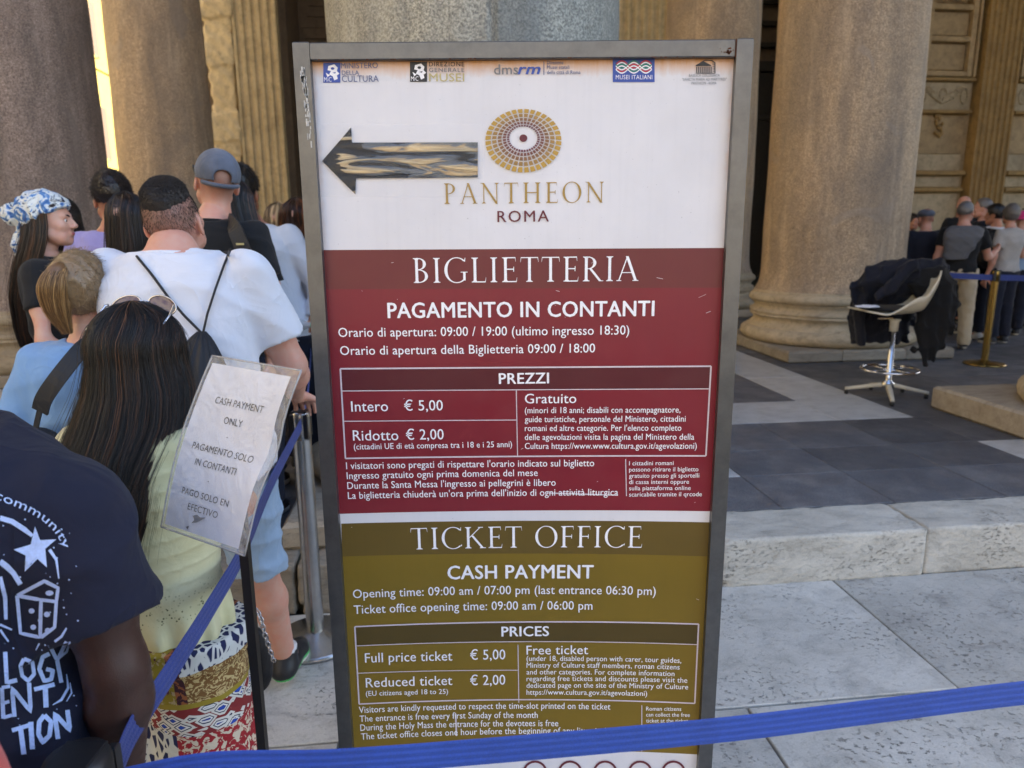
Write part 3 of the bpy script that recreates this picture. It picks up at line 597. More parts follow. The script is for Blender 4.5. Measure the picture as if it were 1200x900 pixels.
# Roman capitals: every letter is a few strokes on a unit height
def roman(ch):
    P = []; F = 0.098; t_ = .046; sf = .036
    def quad(*p): P.append(list(p))
    def stem(x, w_=F, y0=0, y1=1, s0=1, s1=1, o=.07):
        quad((x-w_/2, y0), (x+w_/2, y0), (x+w_/2, y1), (x-w_/2, y1))
        for s, y, d in ((s0, y0, 1), (s1, y1, -1)):
            if s: quad((x-w_/2-o, y), (x+w_/2+o, y), (x+w_/2+o*.9, y+d*sf), (x-w_/2-o*.9, y+d*sf)); P.append([(x-w_/2-o*.45, y+d*sf), (x+w_/2+o*.45, y+d*sf), (x+w_/2, y+d*.085), (x-w_/2, y+d*.085)])
    def diag(x0, y0, x1, y1, w_): dx = abs(w_); quad((x0-dx/2, y0), (x0+dx/2, y0), (x1+dx/2, y1), (x1-dx/2, y1))
    def bar(x0, x1, y, w_=t_): quad((x0, y-w_/2), (x1, y-w_/2), (x1, y+w_/2), (x0, y+w_/2))
    def ser(x, y, d, o=.12): quad((x-o, y), (x+o, y), (x+o*.9, y+d*sf), (x-o*.9, y+d*sf))
    def drop(x, y, d, h=.17, w_=.05, lean=.02): quad((x, y), (x+w_*.5, y), (x+w_*.5+lean, y+d*h), (x+w_*.3+lean, y+d*h))
    def ring(cx, cy, rx, ry, a0=0, a1=360, thick=F*1.1, thin=.034, tilt=0, n=34):
        L = []
        for i in range(n+1):
            a = R_(a0+(a1-a0)*i/n); w_ = thin+(thick-thin)*abs(math.cos(a-tilt))**1.3; L.append(((cx+rx*math.cos(a), cy+ry*math.sin(a)), (cx+(rx-w_)*math.cos(a), cy+(ry-thin-.25*(w_-thin))*math.sin(a))))
        for (a, b_), (c, d) in zip(L, L[1:]): quad(a, c, d, b_)
    if ch == 'I': stem(.16); W = .32
    elif ch in 'PBR':
        stem(.16)
        if ch == 'P': ring(.2, .735, .33, .265, -90, 90); bar(.15, .2, .982); bar(.15, .2, .49, .04); W = .57
        if ch == 'B': ring(.22, .76, .27, .24, -90, 90); ring(.22, .27, .33, .27, -90, 90); bar(.15, .22, .983); bar(.15, .22, .525); bar(.15, .22, .017); W = .6
        if ch == 'R': ring(.2, .745, .31, .255, -90, 90); bar(.15, .2, .983); bar(.15, .22, .51); diag(.66, 0, .3, .52, .1); bar(.62, .76, .016, .03); W = .72
    elif ch == 'A': diag(.06, 0, .36, 1, .04); diag(.66, 0, .345, 1, .1); bar(.17, .54, .34, .034); ser(.07, 0, 1, .09); ser(.65, 0, 1, .11); W = .72
    elif ch == 'N': stem(.13, .04, 0, 1, 1, 0); diag(.71, -.02, .1, 1, .1); stem(.71, .04, 0, 1, 0, 1); quad((-.02, 1), (.14, 1), (.14, .972), (0, .972)); W = .84
    elif ch == 'T': stem(.32, F, 0, 1, 1, 0); bar(.02, .62, .98, .04); drop(.02, 1, -1, .2, .04, -.03); drop(.62, 1, -1, .2, -.04, .03); W = .64
    elif ch == 'H': stem(.15); stem(.67); bar(.15, .67, .51); W = .82
    elif ch in 'EF':
        stem(.15, F, 0, 1, 1, 1); bar(.15, .5, .982); bar(.15, .44, .52); drop(.5, 1, -1, .17, -.04, .02); quad((.42, .42), (.45, .42), (.45, .62), (.43, .62))
        if ch == 'E': bar(.15, .52, .018); drop(.54, 0, 1, .19, -.04, .03)
        W = .57 if ch == 'E' else .53
    elif ch == 'L': stem(.15); bar(.15, .5, .018); drop(.52, 0, 1, .2, -.04, .03); W = .55
    elif ch == 'O': ring(.42, .5, .42, .52, 0, 360, tilt=.25, n=48); W = .84
    elif ch in 'CG':
        ring(.44, .5, .43, .52, 48, 312, n=40); quad((.7, .84), (.74, .84), (.75, 1.0), (.735, 1.0))
        if ch == 'C': quad((.7, .14), (.74, .17), (.77, .2), (.76, .1)); W = .76
        else: quad((.665, .08), (.75, .08), (.75, .42), (.665, .42)); bar(.58, .82, .42, .03); W = .83
    elif ch == 'K': stem(.15); diag(.2, .5, .62, 1, .045); diag(.7, 0, .3, .6, .1); ser(.62, 1, -1, .1); ser(.7, 0, 1, .12); W = .78
    else: W = .3
    return P, W
def lay_roman(body, space):
    v = []; f = []; x = 0; lay = []
    for ci, ch in enumerate(body):
        P, W = roman(ch)
        for k, p in enumerate(P):
            n = len(v); v += [(x+a, b_) for a, b_ in p]; f.append(tuple(range(n, n+len(p)))); lay += [k % 12]*len(p)
        x += W+.10*space+(.06*(space-1)*8 if space > 1 else 0)
    return np.array(v), f, np.array(lay)
for body, xl, yl, xr, yr, cap, mt, bold, font, space in TX:
    if font == 'r': v, f, lay = lay_roman(body, space); ch = 1.0
    else: v, f = TEXT[(body, bold, space, font)]; lay = None; ch = CAPH
    A, C = np.array(SP(xl, yl)), np.array(SP(xr, yr)); d = C-A; L = np.linalg.norm(d); d /= L; n = np.array([-d[1], d[0]])
    x0, x1 = v[:, 0].min(), v[:, 0].max(); kx = L/(x1-x0)
    zc = abs(SP(xl, yl-cap)[1]-A[1]); ky = zc/ch
    reps = ([(0, 0), (.012, 0)] if font != 'r' else [(0, 0)]) if not bold else [(-.022, 0), (.022, 0), (0, .012), (0, -.012), (.011, 0), (-.011, 0)]
    pts = []; ff = []
    for r_i, (ox, oy) in enumerate(reps):
        m_ = len(pts); pts += [on(*(A+d*(a+ox-x0)*kx+n*(b_+oy)*ky), 4*E1+r_i*.00004+(lay[i]*.00003 if lay is not None else 0)) for i, (a, b_) in enumerate(v)]; ff += [tuple(q_+m_ for q_ in t_) for t_ in f]
    part('lettering', pts, ff, mt, sign)
# ---- logos
def pxpoly(name, mat, polys, h=4*E1, parent=None):
    q = B(); hh = h
    for p in polys: v = [on(*SP(*c), hh) for c in p]; q.add(v, [tuple(range(len(v)))]); hh += .00003
    return q.put(name, mat, parent or sign)
rect = lambda a, b_, c, d: [(a, b_), (c, b_), (c, d), (a, d)]
def ell(cx, cy, rx, ry, n=16, a0=0, a1=360): return [(cx+rx*math.cos(R_(a0+(a1-a0)*i/n)), cy-ry*math.sin(R_(a0+(a1-a0)*i/n))) for i in range(n)]
for x, y, m_ in ((379, 73.5, 'ink_blue'), (480.5, 72.5, 'ink_dk')):
    pxpoly('emblem', m_, [rect(x, y, x+20, y+23.5)], 2*E1)
    pxpoly('emblem_figure', 'ink_w', [[(x+6, y+4), (x+13, y+2), (x+17, y+6), (x+16, y+10), (x+19, y+13), (x+16, y+15), (x+17, y+19), (x+13, y+21), (x+11, y+16), (x+7, y+14), (x+9, y+10), (x+5, y+9)], [(x+3, y+12), (x+8, y+15), (x+5, y+17)]], 3*E1)
    pxpoly('emblem_figure', m_, [ell(x+11, y+7, 2.2, 1.6, 8), [(x+11, y+12), (x+15, y+11), (x+14, y+13)]], 4*E1)
    v, f = TEXT[('MiC', .02, 1.0, 's')]; sx = 9/(v[:, 0].max()); part('lettering', [on(*SP(x+1+a*sx, y+22.6-b_*5.2/CAPH), 6*E1) for a, b_ in v], f, 'ink_w', sign)
lines('divider', [((637.3, 72), (637.3, 88))], .8, 'ink_grey')
pxpoly('museum_logo', 'ink_blue', [rect(718, 67.5, 767, 96.3)], 2*E1)
def wave(y, ph, m_, k=0):
    ps = [(721.5+i*42/40, y-4.2*math.sin(i/40*3*PI+ph)) for i in range(41)]
    pxpoly('wave', m_, [[a, b_, (b_[0], b_[1]+1.5), (a[0], a[1]+1.5)] for a, b_ in zip(ps, ps[1:])], (3+k)*E1)
wave(77, 0, 'ink_w', .3); wave(77, PI, 'ink_w', .5); wave(79, 0, 'ink_green', .1); wave(79, PI, 'ink_red', .2); wave(75, 0, 'ink_red', .6); wave(75, PI, 'ink_green', .7); wave(81, 0, 'ink_w', .8); wave(81, PI, 'ink_w', .9)
v, f = TEXT[('MUSEI ITALIANI', .0, 1.05, 's')]; sx = 43/(v[:, 0].max()); part('lettering', [on(*SP(721+a*sx, 93.3-b_*5/CAPH), 6*E1) for a, b_ in v], f, 'ink_w', sign)
q = [[(815, 76.5), (824, 72), (833, 76.5), (833, 77.6), (815, 77.6)], rect(815, 85.6, 838, 86.4), [(820, 73.6), (826, 70.2), (834, 70.6), (838, 73.5), (838, 74.3), (833, 71.6), (826, 71.2), (821, 74)], rect(837, 73.5, 838, 86)]
q += [rect(815.6+k*2.4, 78.4, 816.7+k*2.4, 85.4) for k in range(8)]+[rect(834.5, 74+2*k, 837, 74.5+2*k) for k in range(6)]
pxpoly('temple_emblem', 'ink_dk', q)
# coffered rosette: rings of tiles growing outwards
RM = {}
rings = [(16.5, 19.2), (20.5, 24.2), (25.6, 30), (31.6, 36.6), (38.2, 44.6)]
cols = [(104, 44, 56), (116, 66, 56), (136, 96, 62), (160, 124, 66), (184, 146, 62)]
for k, ((a, b_), c) in enumerate(zip(rings, cols)):
    M['ros%d' % k] = ink('rosette_tone_%d' % k, hexc(*c)); n = 36; P = []
    for i in range(n):
        a0, a1 = R_(360/n*(i+.14)), R_(360/n*(i+.86)); p = []
        for (rr, an) in ((a, a0), (a, a1), (b_, a1), (b_, a0)):
            off = (rr-16)/28*3.0; p.append((613.3+rr*math.cos(an), 162+off-rr*(.835)*math.sin(an)))
        P.append(p)
    pxpoly('rosette_ring', 'ros%d' % k, P)
pxpoly('rosette_centre', 'ink_mar', [ell(613.3, 162, 4.6, 4.4, 20)])
# row of round icons on the white strip at the foot of the poster
for cx in (627, 668, 709, 750, 789):
    P = [[(cx+r1*math.cos(R_(a)), 905-r1*math.sin(R_(a))) for r1, a in ((14.5, k*15), (14.5, k*15+15), (12, k*15+15), (12, k*15))] for k in range(24)]
    pxpoly('round_icon', 'ink_mar', P)
# ---- the arrow cut from black tape, its reflections put into the colour, and the clear tape over it
tp = N('black_tape_painted_sheen', .2, .45); wv = tp.noise(19, 4, .55, tp.co((.32, 1, 2.4)), 1.2)
tp.col(tp.ramp(wv, [(.42, hexc(20, 20, 24)), (.46, hexc(82, 90, 100)), (.52, hexc(92, 98, 106)), (.55, hexc(150, 132, 104)), (.64, hexc(190, 172, 136))])); tx_ = tp.xyz()[0]; tc0 = tp.b.inputs['Base Color'].links[0].from_socket; tp.col(tp.mix(tp.math('LESS_THAN', tp.math('ADD', tx_, tp.math('MULTIPLY', tp.math('SUBTRACT', wv, .5), .35)), -.296), tc0, hexc(26, 25, 26))); tp.bump(tp.math('ADD', wv, tp.math('MULTIPLY', tp.noise(160, 3), .08)), .6, .012); M['tape'] = tp.m  # grey and gold bands are painted reflections, left end kept near black
arrow = [(378, 189), (412, 149.5), (413, 167.3), (560, 167), (560, 208), (417.5, 209), (417, 228)]
v = [on(*SP(*p), 7*E1) for p in arrow]
o = B().add(v, [(0, 1, 2, 5, 6), (2, 3, 4, 5)]).put('paper_arrow', 'tape', None, label='crinkled black tape arrow with painted reflections pointing left on the white top of the sign', cat='arrow')
ct = N('clear_tape', .2); ct.b.inputs['Alpha'].default_value = .05; ct.b.inputs['Base Color'].default_value = G1(.8); ct.bump(ct.noise(40, 3), .3, .005); M['clear'] = ct.m
o = B().add([on(*SP(*p), 9*E1) for p in ((376, 146), (566, 146), (566, 231), (376, 231))], [(0, 1, 2, 3)]).put('clear_tape', 'clear', None, label='clear film patch taped over the arrow on the sign', cat='tape')
# ================================================================== BARRIERS
M['steel'] = plain('brushed_steel', hexc(176, 176, 176), .26, .95, 20, .12); M['blackp'] = plain('black_plastic', hexc(26, 26, 28), .4)
M['brass'] = plain('polished_brass', hexc(150, 124, 70), .25, .9, 30, .15)
def belt_mat(name, c):
    m = N(name, .55, 0, Sheen_Weight=.1); m.col(m.mix(m.ramp(m.noise(300, 2), [(.4, BK), (.7, G1(.3))]), m.ramp(m.noise(6, 5, .7), [(.3, mul(c, .78)), (.7, mul(c, 1.2))]), mul(c, 1.7))); m.bump(m.math('ADD', m.noise(900, 2), m.math('MULTIPLY', m.n('TexWave', {'Vector': m.co((1, 1, 1)), 'Scale': 260.0, 'Distortion': 2.0}).outputs[1], .5)), .6, .0012); return m.m
M['belt'] = belt_mat('blue_webbing', hexc(40, 76, 168)); M['belt2'] = belt_mat('navy_webbing', hexc(40, 58, 128))
def belt(pts, mat, label, wd=.048, twist=0, lean=None):
    pts = [Vector(p) for p in pts]; n = 40; v = []; K = 17
    def at(t):
        x = t*(len(pts)-1); i = min(int(x), len(pts)-2); u = x-i; p0 = pts[max(i-1, 0)]; p1 = pts[i]; p2 = pts[i+1]; p3 = pts[min(i+2, len(pts)-1)]
        return .5*((2*p1)+(p2-p0)*u+(2*p0-5*p1+4*p2-p3)*u*u+(3*p1-p0-3*p2+p3)*u**3)
    for i in range(n+1):
        t = i/n; p = at(t); d = (at(min(t+.01, 1))-at(max(t-.01, 0))).normalized(); side = Vector((-d.y, d.x, 0)).normalized()
        upv = side.cross(d) if side.cross(d).z > 0 else -side.cross(d)
        if lean: a = lean[0]*(1-t)+lean[1]*t; upv, side = upv*math.cos(a)+side*math.sin(a), side*math.cos(a)-upv*math.sin(a)
        for s in (1, -1):
            for k in range(K): e = (k/(K-1)-.5)*s; v.append(p+upv*e*wd+side*s*(.0009+(.0005 if k % 4 in (1, 2) else -.0003)))
    m = 2*K; f = [(i*m+k, i*m+(k+1) % m, (i+1)*m+(k+1) % m, (i+1)*m+k) for i in range(n) for k in range(m)]
    return ob('barrier_belt', mesh('barrier_belt', [tuple(p) for p in v], f, M[mat]), label=label, cat='belt')
def post(loc, mat, label, h=.96, group=None, r=.032, br=.17, rz=0, cap='blackp'):
    e = empty('barrier_post', loc, rz, label=label, cat='barrier post', group=group)
    B().lathe([(br, 0), (br, .012), (br-.01, .02), (.06, .034), (.045, .05)], 40).put('base', mat, e, False, smooth=True)
    B().lathe([(r, .035), (r, h-.11)], 24, cap=False).put('pole', mat, e, False, smooth=True)
    B().lathe([(r+.001, h-.112), (r+.001, h-.01), (r-.004, h)], 24).put('cap', mat if cap == 'blackp' else cap, e, False, smooth=True)
    q = B()
    for k in range(4):
        a = k*PI/2+PI/4; x, y = (r+.002)*math.cos(a), (r+.002)*math.sin(a); q.box(x-.007, x+.007, y-.007, y+.007, h-.105, h-.008, .002)
    q.box(-.028, .028, -.028, .028, h-.006, h+.003, .001)
    q.put('belt_holder', 'blackp', e, False); return e
def vplane(px, py, A, C):                                         # where a pixel ray meets the upright plane through A and C
    d = ray(px, py); n = Vector((C.y-A.y, -(C.x-A.x), 0)); o = Vector((0, 0, CAM_H)); t = (Vector((A.x, A.y, 0))-o).dot(n)/d.dot(n); return o+d*t
P0 = G(113, 893, .955); P1 = G(1200, 812, .93); P1 = P1+(P1-P0)*.35; P1.z = .935
PS = Vector((-.825, 2.68, .99-.05))
post((PS.x, PS.y, 0), 'steel', 'brushed steel barrier post with the hand of the man in the white T-shirt on top', h=.985, br=.175, r=.036)
post((P0.x-.02, P0.y-.01, 0), 'blackp', 'black barrier post at the bottom edge where the two blue belts meet', h=.972, r=.042, cap='blackp')
post((P1.x+.04, P1.y, 0), 'blackp', 'black barrier post standing right of the view that holds the long blue belt', h=.96, cap='blackp')
pts = [P0+Vector((.04, .0, -.03))]+[vplane(x, y, P0, P1) for x, y in ((250, 897), (400, 893), (620, 876), (850, 855), (1030, 833), (1200, 812))]+[P1+Vector((0, 0, .0))]
belt(pts, 'belt', 'bright blue barrier belt stretched across the foot of the ticket sign', .043)
pts = [P0+Vector((.01, .03, -.03))]+[G(x, y, .925) for x, y in ((158, 852), (200, 787), (245, 715), (285, 645), (318, 566))]+[PS+Vector((.012, -.034, 0))]
belt(pts, 'belt2', 'navy barrier belt running back along the queue to the steel post', .048)
e = PS+Vector((0, .035, 0)); Q = V(365, 400, 3.9); belt([e, (e+Q)/2+Vector((0, 0, -.05)), Q], 'belt2', 'thin navy belt leading from the steel post towards the portico', .04)
BR = G(1153, 427, POD); post(tuple(BR), 'brass', 'brass barrier post behind the swivel chair', h=1.0, r=.035, br=.2, cap='brass')
q = V(1156, 325, BR.y); belt([q, V(1200, 330, BR.y-.25)+Vector((1.2, 0, 0))], 'belt2', 'navy belt from the brass post out of the right edge', .06)
belt([q, V(1100, 322, BR.y+.15), V(1040, 318, BR.y+.4), V(990, 322, BR.y+.6)], 'belt2', 'navy belt from the brass post leftwards behind the draped jackets', .06)
# ================================================================== BODIES: smooth blended volumes turned into one skin
f32 = np.float32
class Fld:
    def __init__(s, lo, hi, h):
        s.lo = np.array(lo, f32); s.h = h; n = np.ceil((np.array(hi)-np.array(lo))/h).astype(int)+1; s.n = n
        s.d = np.full(tuple(n), .5, f32); s.ax = [s.lo[i]+h*np.arange(n[i], dtype=f32) for i in range(3)]
    def box(s, lo, hi, m):
        sl = []
        for i in range(3):
            a = int(np.floor((lo[i]-m-s.lo[i])/s.h)); b = int(np.ceil((hi[i]+m-s.lo[i])/s.h))+1
            a = max(a, 0); b = min(b, s.n[i])
            if b <= a: return None
            sl.append(slice(a, b))
        return tuple(sl)
    def P(s, sl): return s.ax[0][sl[0]][:, None, None], s.ax[1][sl[1]][None, :, None], s.ax[2][sl[2]][None, None, :]
    def put(s, sl, d, k, sub=False, cut=None):
        if cut is not None:
            X, Y, Z = s.P(sl)
            for p, n in cut: d = np.maximum(d, (X-p[0])*n[0]+(Y-p[1])*n[1]+(Z-p[2])*n[2])
        o = s.d[sl]
        if sub: a, b = o, -d; s.d[sl] = np.maximum(a, b)+np.maximum(k-np.abs(a-b), 0)**2/(4*k)
        else: s.d[sl] = np.minimum(o, d)-np.maximum(k-np.abs(o-d), 0)**2/(4*k)
    def rc(s, a, b, r1, r2=None, k=.02, sub=False, cut=None):
        r2 = r1 if r2 is None else r2; a = np.array(a, f32); b = np.array(b, f32); rm = max(r1, r2)
        sl = s.box(np.minimum(a, b)-rm, np.maximum(a, b)+rm, k+.03)
        if sl is None: return s
        X, Y, Z = s.P(sl); ba = b-a; L = float(ba@ba)+1e-9
        t = np.clip(((X-a[0])*ba[0]+(Y-a[1])*ba[1]+(Z-a[2])*ba[2])/L, 0, 1)
        d = np.sqrt((X-a[0]-t*ba[0])**2+(Y-a[1]-t*ba[1])**2+(Z-a[2]-t*ba[2])**2)-(r1+(r2-r1)*t)
        s.put(sl, d, k, sub, cut); return s
    def chain(s, pts, rs, k=.02, **kw):
        for i in range(len(pts)-1): s.rc(pts[i], pts[i+1], rs[i], rs[i+1], k, **kw)
        return s
    def el(s, c, r, k=.02, rot=None, sub=False, cut=None):
        c = np.array(c, f32); r = np.array(r, f32); rm = float(r.max()); sl = s.box(c-rm, c+rm, k+.03)
        if sl is None: return s
        X, Y, Z = s.P(sl); X = X-c[0]; Y = Y-c[1]; Z = Z-c[2]
        if rot is not None:
            m = np.array(rot.inverted() if hasattr(rot, 'inverted') else rot, f32)
            X, Y, Z = m[0, 0]*X+m[0, 1]*Y+m[0, 2]*Z, m[1, 0]*X+m[1, 1]*Y+m[1, 2]*Z, m[2, 0]*X+m[2, 1]*Y+m[2, 2]*Z
        k0 = np.sqrt((X/r[0])**2+(Y/r[1])**2+(Z/r[2])**2); k1 = np.sqrt((X/r[0]**2)**2+(Y/r[1]**2)**2+(Z/r[2]**2)**2)+1e-6
        s.put(sl, k0*(k0-1)/k1, k, sub, cut); return s
    def loft(s, secs, k=.03, e=0.0, p=2.4, cut=None):             # secs: (z, cx, cy, rx, ry) from the bottom up
        S_ = np.array(secs, f32); zs = S_[:, 0]; lo = ((S_[:, 1]-S_[:, 3]).min()-e, (S_[:, 2]-S_[:, 4]).min()-e, zs[0]); hi = ((S_[:, 1]+S_[:, 3]).max()+e, (S_[:, 2]+S_[:, 4]).max()+e, zs[-1])
        sl = s.box(lo, hi, k+.03)
        if sl is None: return s
        X, Y, Z = s.P(sl); z = Z.ravel(); g_ = lambda i: np.interp(z, zs, S_[:, i]).astype(f32)[None, None, :]
        rx, ry = g_(3)+e, g_(4)+e; q = (np.abs((X-g_(1))/rx)**p+np.abs((Y-g_(2))/ry)**p)**(1/p)
        d = (q-1)*np.minimum(rx, ry)*.9; dz = np.maximum(zs[0]-Z, Z-zs[-1]); d = np.maximum(d, dz)
        s.put(sl, d.astype(f32), k, False, cut); return s
    def disp(s, fn):
        X, Y, Z = s.P((slice(None),)*3); s.d += fn(X, Y, Z).astype(f32); return s
    def cut(s, p, n):
        X, Y, Z = s.P((slice(None),)*3); s.d = np.maximum(s.d, (X-p[0])*n[0]+(Y-p[1])*n[1]+(Z-p[2])*n[2]); return s
    def mesh(s):
        d = s.d; d[0], d[-1] = .5, .5; d[:, 0] = d[:, -1] = .5; d[:, :, 0] = d[:, :, -1] = .5
        ins = d < 0; cnt = np.zeros(tuple(np.array(d.shape)-1), np.int8); cs = [(a, b, c) for a in (0, 1) for b in (0, 1) for c in (0, 1)]
        n = cnt.shape; sub = lambda A, o: A[o[0]:o[0]+n[0], o[1]:o[1]+n[1], o[2]:o[2]+n[2]]
        for o in cs: cnt += sub(ins, o)
        act = (cnt > 0) & (cnt < 8); I = np.argwhere(act); idx = np.full(n, -1, np.int32); idx[act] = np.arange(len(I))
        if len(I) == 0: return np.zeros((0, 3)), np.zeros((0, 4), int)
        val = {o: sub(d, o)[act] for o in cs}; acc = np.zeros((len(I), 3)); w = np.zeros(len(I))
        for o in cs:
            for ax in range(3):
                if o[ax] == 0:
                    o2 = list(o); o2[ax] = 1; a, b = val[o], val[tuple(o2)]; m = (a < 0) != (b < 0); t = a/(a-b+1e-12)
                    p = np.zeros((len(I), 3)); p[:] = o; p[:, ax] = t; acc[m] += p[m]; w[m] += 1
        V_ = (I+acc/w[:, None])*s.h+s.lo; F_ = []
        for ax in range(3):
            a = np.moveaxis(ins, ax, 0); m = a[:-1] != a[1:]; m = np.moveaxis(m, 0, ax); E = np.argwhere(m); u, v_ = [(1, 2), (2, 0), (0, 1)][ax]
            E = E[(E[:, u] > 0) & (E[:, v_] > 0)]; E = E[(E[:, u] < n[u]) & (E[:, v_] < n[v_]) & (E[:, ax] < n[ax])]
            q = []
            for du, dv in ((1, 1), (0, 1), (0, 0), (1, 0)): e = E.copy(); e[:, u] -= du; e[:, v_] -= dv; q.append(idx[e[:, 0], e[:, 1], e[:, 2]])
            q = np.stack(q, 1); fl = ins[E[:, 0], E[:, 1], E[:, 2]]; q[~fl] = q[~fl][:, ::-1]; F_.append(q[(q >= 0).all(1)])
        return V_, np.concatenate(F_)
def joinm(*ms):
    v = []; f = []; n = 0
    for a, b in ms: v.append(a); f.append(np.asarray(b)+n); n += len(a)
    return np.concatenate(v), np.concatenate(f)
def wrinkle(seed, amp=.006, fr=(9, 9, 14), fold=.7):
    r = np.random.default_rng(seed); K = [(r.normal(size=3)*np.array(fr), r.uniform(0, 6, 2), r.normal(size=3)*4) for _ in range(4)]
    def fn(X, Y, Z):
        o = 0
        for k, ph, l in K:
            w_ = np.sin(X*l[0]+Y*l[1]+Z*l[2]+ph[1]); o = o+(1-np.abs(np.sin(X*k[0]+Y*k[1]+Z*k[2]+ph[0]+1.3*w_)))**2-.35
        return -amp*o*.55
    return fn
# ---- one head, carved once: looking along +Y, origin between the ears
def head_mesh(fem=False):
    F = Fld((-.11, -.13, -.2), (.11, .14, .15), .0042)
    F.el((0, -.018, .035), (.076, .096, .09), .02).el((0, .02, -.02), (.064, .07, .085), .03).rc((-.03, .045, -.075), (.03, .045, -.075), .03, .03, .03)
    F.rc((0, .066, -.092), (0, .066, -.094), .02 if not fem else .017, k=.02)
    F.rc((-.05, .01, -.06), (-.02, .05, -.088), .022, .018, .02); F.rc((.05, .01, -.06), (.02, .05, -.088), .022, .018, .02)
    F.rc((-.04, .073, .022), (.04, .073, .022), .012, k=.02); F.el((-.04, .06, -.022), (.024, .022, .02), .02); F.el((.04, .06, -.022), (.024, .022, .02), .02)
    for sx in (-1, 1): F.el((sx*.031, .094, .004), (.017, .014, .011), .012, sub=True)
    F.rc((0, .086, .012), (0, .106, -.022), .008, .0115, .012); F.rc((-.012, .098, -.028), (.012, .098, -.028), .008, k=.008)
    F.rc((-.016, .083, -.053), (.016, .083, -.053), .0075, k=.006); F.rc((-.014, .082, -.064), (.014, .082, -.064), .0085, k=.006)
    F.rc((-.02, .094, -.0585), (.02, .094, -.0585), .002, k=.003, sub=True)
    for sx in (-1, 1):
        m = Matrix.Rotation(sx*R_(22), 3, 'Z') @ Matrix.Rotation(R_(-8), 3, 'X')
        F.el((sx*.08, -.012, -.008), (.009, .02, .033), .008, m); F.el((sx*.088, -.008, -.004), (.006, .011, .021), .006, m, sub=True)
    F.chain([(0, -.03, -.05), (0, -.045, -.13), (0, -.055, -.22)], [.055, .054, .058] if not fem else [.047, .045, .05], .03)
    return F.mesh()
HEAD = {False: head_mesh(False), True: head_mesh(True)}
def xfm(v, m, loc=(0, 0, 0)): m = np.array(m.to_3x3()); return np.asarray(v) @ m.T+np.array(loc)
def hand_field(wr, d, pn, curl=.5, side=1, s=1.0, grip=False, h=.0035):
    """wrist, direction of the fingers, palm normal: palm, four bent fingers and a thumb"""
    wr, d, pn = Vector(wr), Vector(d).normalized(), Vector(pn); pn = (pn-d*pn.dot(d)).normalized(); sd = d.cross(pn)*side
    F = Fld(np.array(wr)-.2*s, np.array(wr)+.2*s, h); c = wr+d*.045*s
    F.chain([wr-d*.05*s, wr, wr+d*.03*s], [.026*s, .024*s, .024*s], .015)
    for k in (-1, 0, 1): F.rc(wr+d*.02*s+sd*k*.012*s, wr+d*.085*s+sd*k*.024*s, .017*s, .0125*s, .012)
    L = [.068, .078, .073, .055]
    for i, l in enumerate(L):
        p = wr+d*.09*s+sd*(i-1.5)*-.021*s; a = 0; dd = d.copy()
        for j, q in enumerate((.45, .32, .23)):
            a += curl*(.7 if j == 0 else 1.0)+i*.05; dd = (d*math.cos(a)+pn*math.sin(a)); e = p+dd*l*q*1.15*s; F.rc(p, e, (.0095-.001*j)*s, (.0088-.001*j)*s, .004); p = e
    p = wr+d*.03*s+sd*.028*s; e = p+(d*.6+sd*.75+pn*.25).normalized()*.04*s; F.rc(p, e, .014*s, .0105*s, .01)
    F.rc(e, e+(d*.85+sd*.25+pn*(.3+curl*.4)).normalized()*.035*s, .0105*s, .008*s, .005)
    return F.mesh()
# ---- hair strands as thin three sided tubes, one mesh
def strands(P, rad, tone, taper=True):
    N_, S_, _ = P.shape; d = np.gradient(P, axis=1); d /= np.linalg.norm(d, axis=2, keepdims=True)+1e-9
    a = np.cross(d, np.array([.3, .9, .31])); a /= np.linalg.norm(a, axis=2, keepdims=True)+1e-9; b = np.cross(d, a)
    rr = np.asarray(rad).reshape(-1, 1, 1)*(np.linspace(1, .25, S_) if taper else np.ones(S_))[None, :, None]
    R3 = [P+rr*(a*math.cos(t)+b*math.sin(t)) for t in (0, 2.094, 4.189)]; v = np.stack(R3, 2).reshape(-1, 3)
    base = (np.arange(N_)[:, None]*S_+np.arange(S_-1)[None, :])*3; q = []
    for k in range(3): j = (k+1) % 3; q.append(np.stack([base+k, base+j, base+3+j, base+3+k], 2).reshape(-1, 4))
    return v, np.concatenate(q), np.repeat(np.asarray(tone), S_*3)
def lerp_prof(prof, z): p = np.array(sorted(prof)); return [np.interp(z, p[:, 0], p[:, i]) for i in range(1, 5)]
